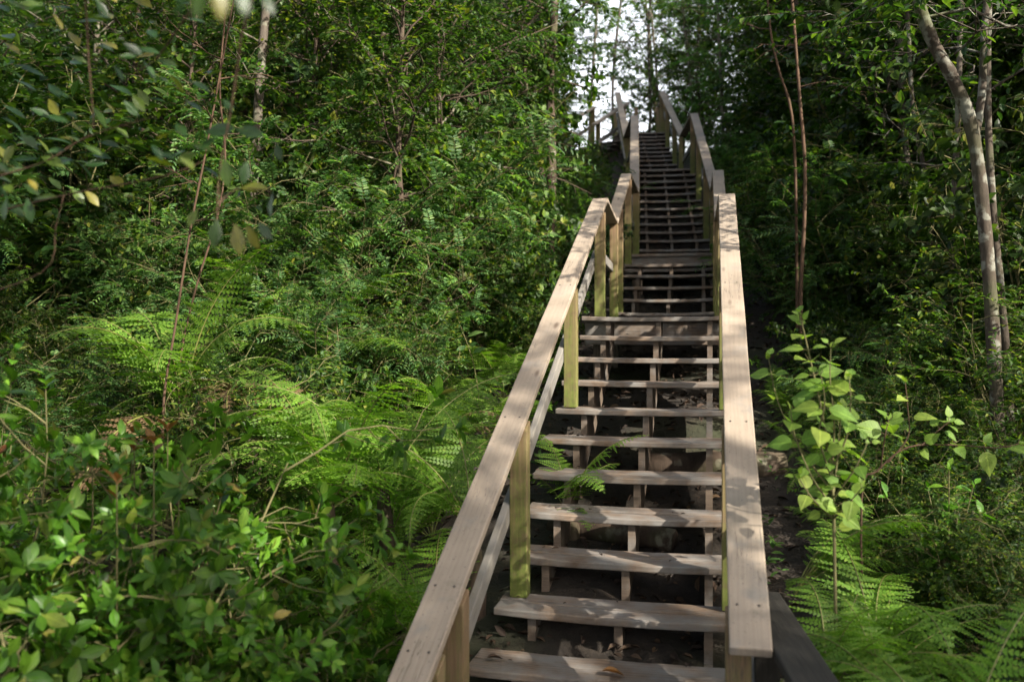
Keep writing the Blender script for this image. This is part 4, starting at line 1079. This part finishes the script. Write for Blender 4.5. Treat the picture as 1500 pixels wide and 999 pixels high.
stems = []
rng = np.random.default_rng(8)
for (tx, ty) in ((1390, 690), (1360, 720), (1425, 715), (1405, 740), (1345, 760), (1440, 760), (1300, 730)):
    stems.append((pts_at([(1390, 850, Yc), (1390 + (tx - 1390) * .4, 800, Yc), (tx, ty, Yc + rng.uniform(-.15, .15))]), .006))
stems[0] = (to_ground(stems[0][0]), .007)
sapling('lance_leaved_shrub', 'shrub with narrow pale pointed leaves in front of the forked trunk', 'shrub', stems, 83, M_leaf_gloss, TE, .12, .085, face=.5, nbase=.35)
S1 = to_ground(pts_at([(860, 760, 9.0), (850, 460, 9.0), (770, 440, 9.0)]))
# a thin upright weed left of the stairs
Yw = 7.0
S1 = to_ground(pts_at([(700, 570, Yw), (690, 520, Yw), (672, 470, Yw), (670, 450, Yw)]))
sapling('upright_weed', 'thin upright weed with narrow leaves left of the second handrail post', 'sapling', [(S1, .005)], 84, M_leaf_light, TE, .11, .06, face=.4, nbase=.5)

# ------------------------------------------------------------------ ground litter
rng = np.random.default_rng(3)
n = 26000
x = rng.uniform(-8, 8, n); y = 1.2 + 15 * rng.uniform(0, 1, n) ** 1.4
mb = MB(); P = np.stack([x, y, gz(x, y) + rng.uniform(.004, .03, n)], -1)
D = rng.normal(0, 1, (n, 3)); D[:, 2] = rng.normal(.1, .25, n); Nn = rng.normal(0, .35, (n, 3)); Nn[:, 2] += 1
put_leaves(mb, P, D, Nn, rng.uniform(.03, .085, n), T_simple(.22, .08, .25))
tag(link('leaf_litter', mb.mesh('leaf_litter', M_litter)), 'brown leaf litter covering the soil under and beside the stairs', 'leaf litter', kind='stuff')
mb = MB(); n = 3600
x = rng.uniform(-12, 9, n); y = 1.5 + 22 * rng.uniform(0, 1, n) ** 1.2
keep = np.abs(x - np.interp(y, [0, 12.9, 16.8, 18.1, 22, 60], [-.45, -.54, -.9, -1.15, -1.75, -4.4])) > .74
for a, b in zip(x[keep], y[keep]):
    g = float(gz(a, b)); h = rng.uniform(.06, .35)
    dv = np.array([rng.normal(0, .25), rng.normal(0, .25), 1]); A = np.array([a, b, g])
    twig_leaves(mb, rng, A, dv, h, 7, rng.uniform(.03, .075), TS, 'whorl', .15)
tag(link('seedling_cover', mb.mesh('seedling_cover', M_cover)), 'low green seedlings covering the slopes on both sides of the stairs', 'ground cover', kind='stuff')

mb = MB(); Pd = []
for k in range(-1, 11):
    for q in range(rng.integers(3, 9)):
        u = rng.uniform(); u = u * .3 if rng.uniform() < .4 else u
        Pd.append((-1.0 + 1.15 * u, (10.6 + k) * .36 + rng.uniform(.05, .27), EYE - 1.46 + k * .167 + .012))
for q in range(40): Pd.append((rng.uniform(-1, .1), rng.uniform(7.8, 9.9), ZL1 + .012))
for q in range(30): Pd.append((rng.uniform(-1, .1), rng.uniform(11.85, 12.9), ZL2 + .012))
Pd = np.array(Pd); n = len(Pd); D = rng.normal(0, 1, (n, 3)); D[:, 2] = .05; Nn = rng.normal(0, .2, (n, 3)); Nn[:, 2] += 1
put_leaves(mb, Pd, D, Nn, rng.uniform(.012, .045, n), T_simple(.2, .1, .2))
tag(link('leaf_debris', mb.mesh('leaf_debris', M_litter)), 'crumbs of dry leaves scattered over the steps and landings', 'leaf litter', kind='stuff')

# logs on the soil under the stairs, a few leaves lying on the timber
for i, (x, y, l, r, a, lab) in enumerate([(.0, 6.3, 1.0, .10, .25, 'rotting brown log lying under the open steps by the right stringer'),
                                          (-.6, 5.35, .8, .07, -.3, 'short dark log under the lower open steps')]):
    t = MB(); rngl = np.random.default_rng(i)
    P = np.array([[q * l / 6 - l / 2, rngl.normal(0, .012), rngl.normal(0, .01)] for q in range(7)])
    rad = r * (1 + rngl.normal(0, .06, 7)); P = np.vstack([P[:1], P, P[-1:]]); P[0, 0] -= .003; P[-1, 0] += .003
    t.tube(P, np.concatenate([[.005], rad, [.005]]), 12)
    o = link('fallen_log', t.mesh('fallen_log', M_bark)); o.location = (x, y, float(gz(x, y)) + r * .7); o.rotation_euler = (0, 0, a)
    tag(o, lab, 'log')
def fallen(x, y, z, s, az, lab, m=M_litter):
    t = MB(); put_leaves(t, np.zeros((1, 3)), np.array([[1., 0, .1]]), np.array([[0, .1, 1.]]), np.array([s]), T_fine(.25, .16, .3))
    o = link('fallen_leaf', t.mesh('fallen_leaf', m)); o.location = (x, y, z); o.rotation_euler = (0, 0, az); tag(o, lab, 'leaf')
fallen(-.47, Y0 + .06, Z0 + .018, .10, .1, 'curled dry leaf in the middle of the lowest visible step', M_leaf_red)
fallen(-1.0, Y0 + .10, Z0 + .018, .08, .6, 'curled dry leaf at the left end of the lowest visible step', M_litter)
fallen(-.2, 9.2, ZL1 + .03, .09, 1.6, 'brown leaf lying on the first landing')

# ------------------------------------------------------------------ the sun, and unseen trees added for shade, crowns shaped around sun gaps
rng = np.random.default_rng(19)
trunks = [(6.5, -4.2), (8.5, -1.3), (10.5, 1.5), (4.0, -6.5), (11.5, -5.0), (7.5, -8.5), (14.5, 0), (2.5, -4.2), (13, 4), (-5.5, -1.6), (-9.5, .8), (-3.2, -3.0), (4.2, -1.2)]
cl = {i: [] for i in range(len(trunks))}
for gx in np.arange(-9, 7, .72):
    for gy in np.arange(.2, 14.5, .72):
        tx, ty = gx + rng.uniform(-.36, .36), gy + rng.uniform(-.36, .36)
        T_ = np.array([tx, ty, float(gz(tx, ty)) + .8])
        h = rng.uniform(7.0, 11.0); P = T_ + S * ((h - T_[2]) / S[2])
        if any(np.linalg.norm(np.cross(P - q_, S)) < r_ + .42 for q_, r_ in LIT): continue
        if rng.uniform() < (.03 if ty < 6 else (.38 if tx > -4.6 else .06)): continue
        cl[int(np.argmin([(P[0] - a) ** 2 + (P[1] - b) ** 2 for a, b in trunks]))].append(P)
for gx in np.arange(-1.5, 1.2, .4):          # extra unseen leaf clumps added to shade the lowest steps
    for gy in np.arange(2.2, 5.6, .4):
        tx, ty = gx + rng.uniform(-.2, .2), gy + rng.uniform(-.2, .2)
        T_ = np.array([tx, ty, float(gz(tx, ty)) + .5]); h = rng.uniform(7, 10); P = T_ + S * ((h - T_[2]) / S[2])
        if any(np.linalg.norm(np.cross(P - q_, S)) < r_ + .25 for q_, r_ in MAIN_LIT): continue
        cl[int(np.argmin([(P[0] - a) ** 2 + (P[1] - b) ** 2 for a, b in trunks]))].append(P)
for q in range(420):          # unseen clumps added to darken the slopes beside the open lane of the stairs
    if q < 270: P = np.array([rng.uniform(-10, -1.9), rng.uniform(-3.5, 3.2), rng.uniform(4.2, 8)])
    else: P = np.array([rng.uniform(1.6, 8), rng.uniform(-3.5, 5.5), rng.uniform(4.2, 8)])
    if P[1] > .2:
        px, py = pix(P)
        if py > -90 - 700 / max(P[1], .5) and -250 < px < 1750: continue
    if any(np.linalg.norm(np.cross(P - q_, S)) < r_ + .5 and np.dot(P - q_, S) > 0 for q_, r_ in LIT): continue
    cl[int(np.argmin([(P[0] - a) ** 2 + (P[1] - b) ** 2 for a, b in trunks]))].append(P)
for i, (a, b) in enumerate(trunks):
    if not cl[i]: continue
    base = np.array([a, b, float(gz(a, b)) - .2]); top = np.array([a + .3, b + .2, 9.5])
    t = thing('added_shade_tree', 'unseen tall tree added beside or behind the viewer, crown shaped to shade the slope', 'tree', tuple(base), 0, 'unseen shade trees added around the viewer')
    wb, lb = MB(), MB()
    tr = smooth(np.array([base, base * .6 + top * .4 + (.15, .1, 0), top])) - base
    wb.tube(tr, np.linspace(.2, .09, len(tr)), 10)
    for P in cl[i]:
        p0, _ = lerp_on(tr, rng.uniform(.6, .98)); Q = P - base
        mid = (p0 + Q) / 2 + np.array([0, 0, -.3])
        wb.tube(smooth(np.array([p0, mid, Q])), np.linspace(.035, .01, 9), 4)
        n = 165
        d = rng.normal(0, 1, (n, 3)); d /= np.linalg.norm(d, axis=1)[:, None]; rad = .62 * rng.uniform(.2, 1, n) ** .5
        put_leaves(lb, Q + d * rad[:, None] * (1, 1, .7), d + rng.normal(0, .4, (n, 3)), rng.normal(0, .4, (n, 3)) + (0, 0, 1), rng.uniform(.09, .15, n), TW)
    link('trunk', wb.mesh('added_shade_tree_trunk', M_bark), t); link('crown', lb.mesh('added_shade_tree_crown', M_leaf_tree), t)

sd = bpy.data.lights.new('sun', 'SUN'); sd.energy = 5.0; sd.angle = R(.5); sd.color = (1, .92, .80)
so = bpy.data.objects.new('sun', sd); COL.objects.link(so); so.location = (6, -6, 14)
so.rotation_euler = Vector(-S).to_track_quat('-Z', 'Y').to_euler()
w = bpy.data.worlds.new('World'); SC.world = w; w.use_nodes = True
nt = w.node_tree; bg = nt.nodes['Background']
sk = nt.nodes.new('ShaderNodeTexSky'); sk.sky_type = 'NISHITA'; sk.sun_disc = False
sk.sun_elevation = SUN_EL; sk.sun_rotation = math.pi / 2 - SUN_AZ; sk.air_density = 1.0; sk.dust_density = 6.0; sk.ozone_density = 1.0
# hazy, brighter and whiter air low over the horizon
tcw = nt.nodes.new('ShaderNodeTexCoord'); sxw = nt.nodes.new('ShaderNodeSeparateXYZ'); nt.links.new(tcw.outputs['Generated'], sxw.inputs[0])
rw = ramp(nt, [(.0, .85), (.30, .75), (.62, .12), (1, .0)], sxw.outputs[2])
nt.links.new(mixc(nt, sk.outputs[0], (6.2, 6.3, 6.5), rw.outputs[0]), bg.inputs[0])
sk.ozone_density = 1.0; bg.inputs[1].default_value = .15

# ------------------------------------------------------------------ camera
cd = bpy.data.cameras.new('camera'); co = bpy.data.objects.new('camera', cd); COL.objects.link(co)
co.location = (0, 0, EYE); co.rotation_euler = (math.pi / 2, 0, YAW)
cd.sensor_width = 36; cd.lens = 36 * F / 1500; cd.clip_start = .05; cd.clip_end = 1000
cd.dof.use_dof = True; cd.dof.focus_distance = 5.6; cd.dof.aperture_fstop = 1.9
SC.camera = co
SC.view_settings.view_transform = 'Standard'; SC.view_settings.look = 'None'; SC.view_settings.gamma = 1
SC.view_settings.exposure = 1.5
cy_ = SC.cycles
cy_.max_bounces = 6; cy_.diffuse_bounces = 3; cy_.glossy_bounces = 2; cy_.transmission_bounces = 3; cy_.transparent_max_bounces = 4
cy_.use_denoising = True; cy_.sample_clamp_indirect = 6; cy_.caustics_reflective = False; cy_.caustics_refractive = False
